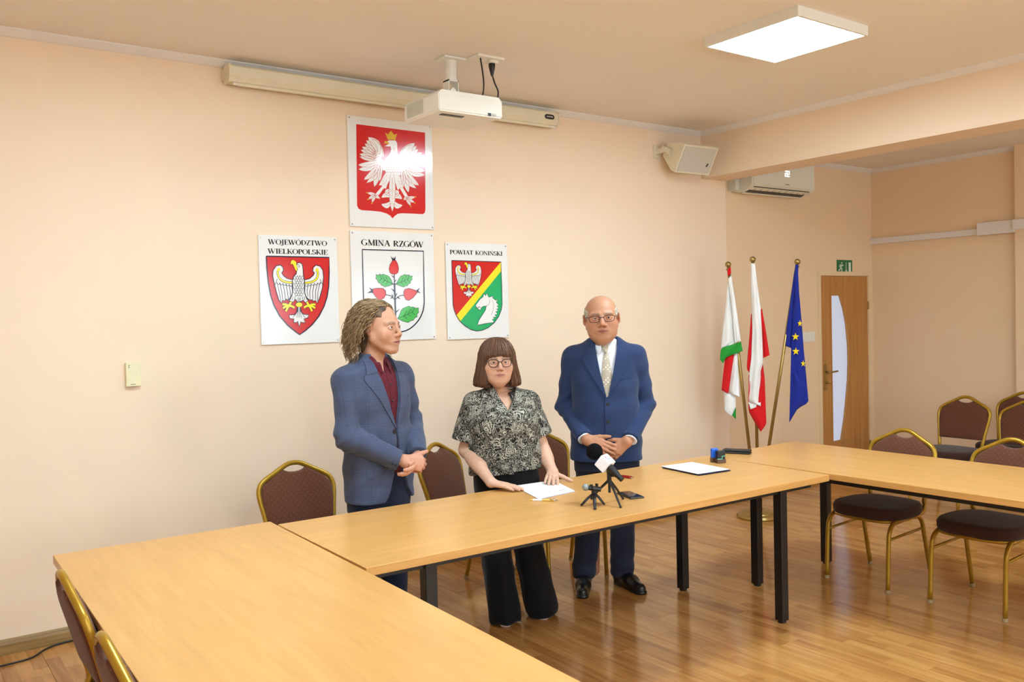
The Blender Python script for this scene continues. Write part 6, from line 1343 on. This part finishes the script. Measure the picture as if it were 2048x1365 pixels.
def hairw(P):
    q = rot(P, HCw, HYw, HPw, HRw)/XSw; ang = np.arctan2(q[:, 0], q[:, 1]); z = q[:, 2]
    d = ell(q, (0, .012, .040), (.094, .110, .098)); a = np.interp(z, [-.17, -.12, -.05, .04], [.126, .128, .114, .094]); b = np.interp(z, [-.17, -.12, -.05, .04], [.098, .102, .106, .106])
    sk = (np.hypot(q[:, 0]/a, (q[:, 1]-.014)/b)-1)*.1; sk = smax(smax(sk, z-.045, .01), -.155+.10*np.abs(q[:, 0])-z, .012); d = smin(d, sk, .02)
    fz = .034-5.*q[:, 0]**2+.0025*np.sin(q[:, 0]*150+1)
    face = np.maximum.reduce([np.abs(q[:, 0])-np.interp(z, [-.16, -.05, .03], [.064, .067, .062]), q[:, 1]+.030, z-fz]); d = smax(d, -face, .008)
    d = smax(d, -np.maximum(np.hypot(q[:, 0]/.058, (q[:, 1]-.02)/.06)-1, z+.04)*.06, .01)
    return (d+.0014*np.sin(ang*46+3*np.sin(z*30))+.0012*np.sin(ang*27+z*20))*HSw
HAIRW = mat('brown_bob_hair', lin(88, 52, 36), .38, spec=.5); t = NT(HAIRW); n = t.new('ShaderNodeTexNoise', i_Scale=1.0, i_Detail=4.0, i_Distortion=.3); t.link(t.coord('Object', (260, 260, 9)), n.inputs['Vector'])
t.link(t.ramp(n.outputs['Fac'], [(.3, lin(58, 32, 22)), (.55, lin(90, 54, 36)), (.75, lin(140, 96, 66))]), t.b.inputs['Base Color']); t.bump(n.outputs['Fac'], .5, .003)
hairo = sdf_obj('hair', [(hairw, (-.165, -.18, 1.20), (.13, .12, 1.55), .0032)], HAIRW, wo)
M4w = np.array(head_matrix(HCw, HYw, HPw, HRw, HSw, 1.08)); vs, fs, cs, nv = [], [], [], 0
NS, NZ = 1500, 16; phs = RNG.uniform(-math.pi, math.pi, NS); zb = np.where(np.abs(np.abs(phs)-math.pi) < .66, .040-.012*np.abs(np.abs(phs)-math.pi), -.150+.012*np.abs(np.sin(phs)))+RNG.uniform(-.004, .006, NS)
tt_ = np.linspace(0, 1, NZ)[None]; EL2 = (1.45*(1-tt_)+0*tt_); Zs = np.where(tt_ < .5, .030+.104*np.cos(tt_*math.pi*.98), .0); Zs = np.repeat(Zs, NS, 0)
lowz = .030+(zb[:, None]-.030)*np.clip((tt_-.5)/.5, 0, 1); Zs = np.where(tt_ < .5, np.maximum(Zs, .030), lowz); Zs = np.where((zb[:, None] > 0) & (tt_ >= .42), zb[:, None]+(.062-zb[:, None])*np.clip((1-tt_)/.58, 0, 1), Zs)
PH = np.repeat(phs[:, None], NZ, 1)+.03*np.sin(Zs*40+phs[:, None]*7); ux_, uy_ = np.sin(PH).ravel(), np.cos(PH).ravel(); rr_ = np.full(ux_.size, .16); zz_ = Zs.ravel()
def q2w(r_): Q = np.c_[r_*ux_, .012+r_*uy_, zz_]; return Q@M4w[:3, :3].T+M4w[:3, 3]
for _ in range(40): rr_ = np.maximum(rr_-np.clip(hairw(q2w(rr_)), -.01, .03)*.8, .002)
PW = q2w(rr_+RNG.uniform(-.0008, .0012, NS).repeat(NZ)).reshape(NS, NZ, 3)
for i in range(NS):
    b = MB().tube(PW[i], np.linspace(.0014, .0009, NZ)*RNG.uniform(.7, 1.3), 3); vs += b.V; fs += [[j+nv for j in f_] for f_ in b.F]; nv += len(b.V)
    t_ = RNG.random()**2.2; c_ = (np.array([.085, .030, .014])*(1-t_)+np.array([.27, .125, .055])*t_)*RNG.uniform(.7, 1.2); cs += [c_]*len(b.V)
o = obj('hair_strands', vs, fs, HAIRB, hairo, smooth=True); a = o.data.color_attributes.new('Col', 'FLOAT_COLOR', 'POINT'); a.data.foreach_set('color', np.c_[np.array(cs), np.ones(len(cs))].astype(np.float32).ravel()); tag(o, kind='stuff')
FTw = [to_local(q_, loc, rz)+np.array([.01, .085, .04]) for q_ in ((2.628, 3.742, 0), (2.846, 3.702, 0))]
def trw(P):
    d = loft(P, [(.66, .175, .12, .02, 0), (.76, .178, .125, .015, 0), (.86, .172, .125, .01, 0)], 2.3)
    for pts in ([(-.065, .0, .70), (-.058, -.005, .42), FTw[0]], [(.105, .0, .70), (.118, -.005, .42), FTw[1]]): d = smin(d, chain(P, pts, [.088, .080, .088], .02), .012)
    return smax(d, .012-P[:, 2], .006)+.004*np.sin(np.arctan2(P[:, 0], -P[:, 1])*11+P[:, 2]*8)*np.clip((.5-P[:, 2])/.4, 0, 1)+wrinkle(P, .002)
sdf_obj('trousers', [(trw, (-.22, -.2, .0), (.3, .18, .87), .0065)], TROU_K, wo)
for to in ((2.628, 3.742, 0), (2.846, 3.702, 0)):
    b = to_local(to, loc, rz); a = b+np.array([.02, .215, 0]); sdf_obj('shoe', [(lambda P, a=a, b=b: shoe_sdf(P, a, b, .036, .0, .8), np.minimum(a, b)-[.08, .08, .01], np.maximum(a, b)+[.08, .08, .12], .004)], SHOE_P, wo)
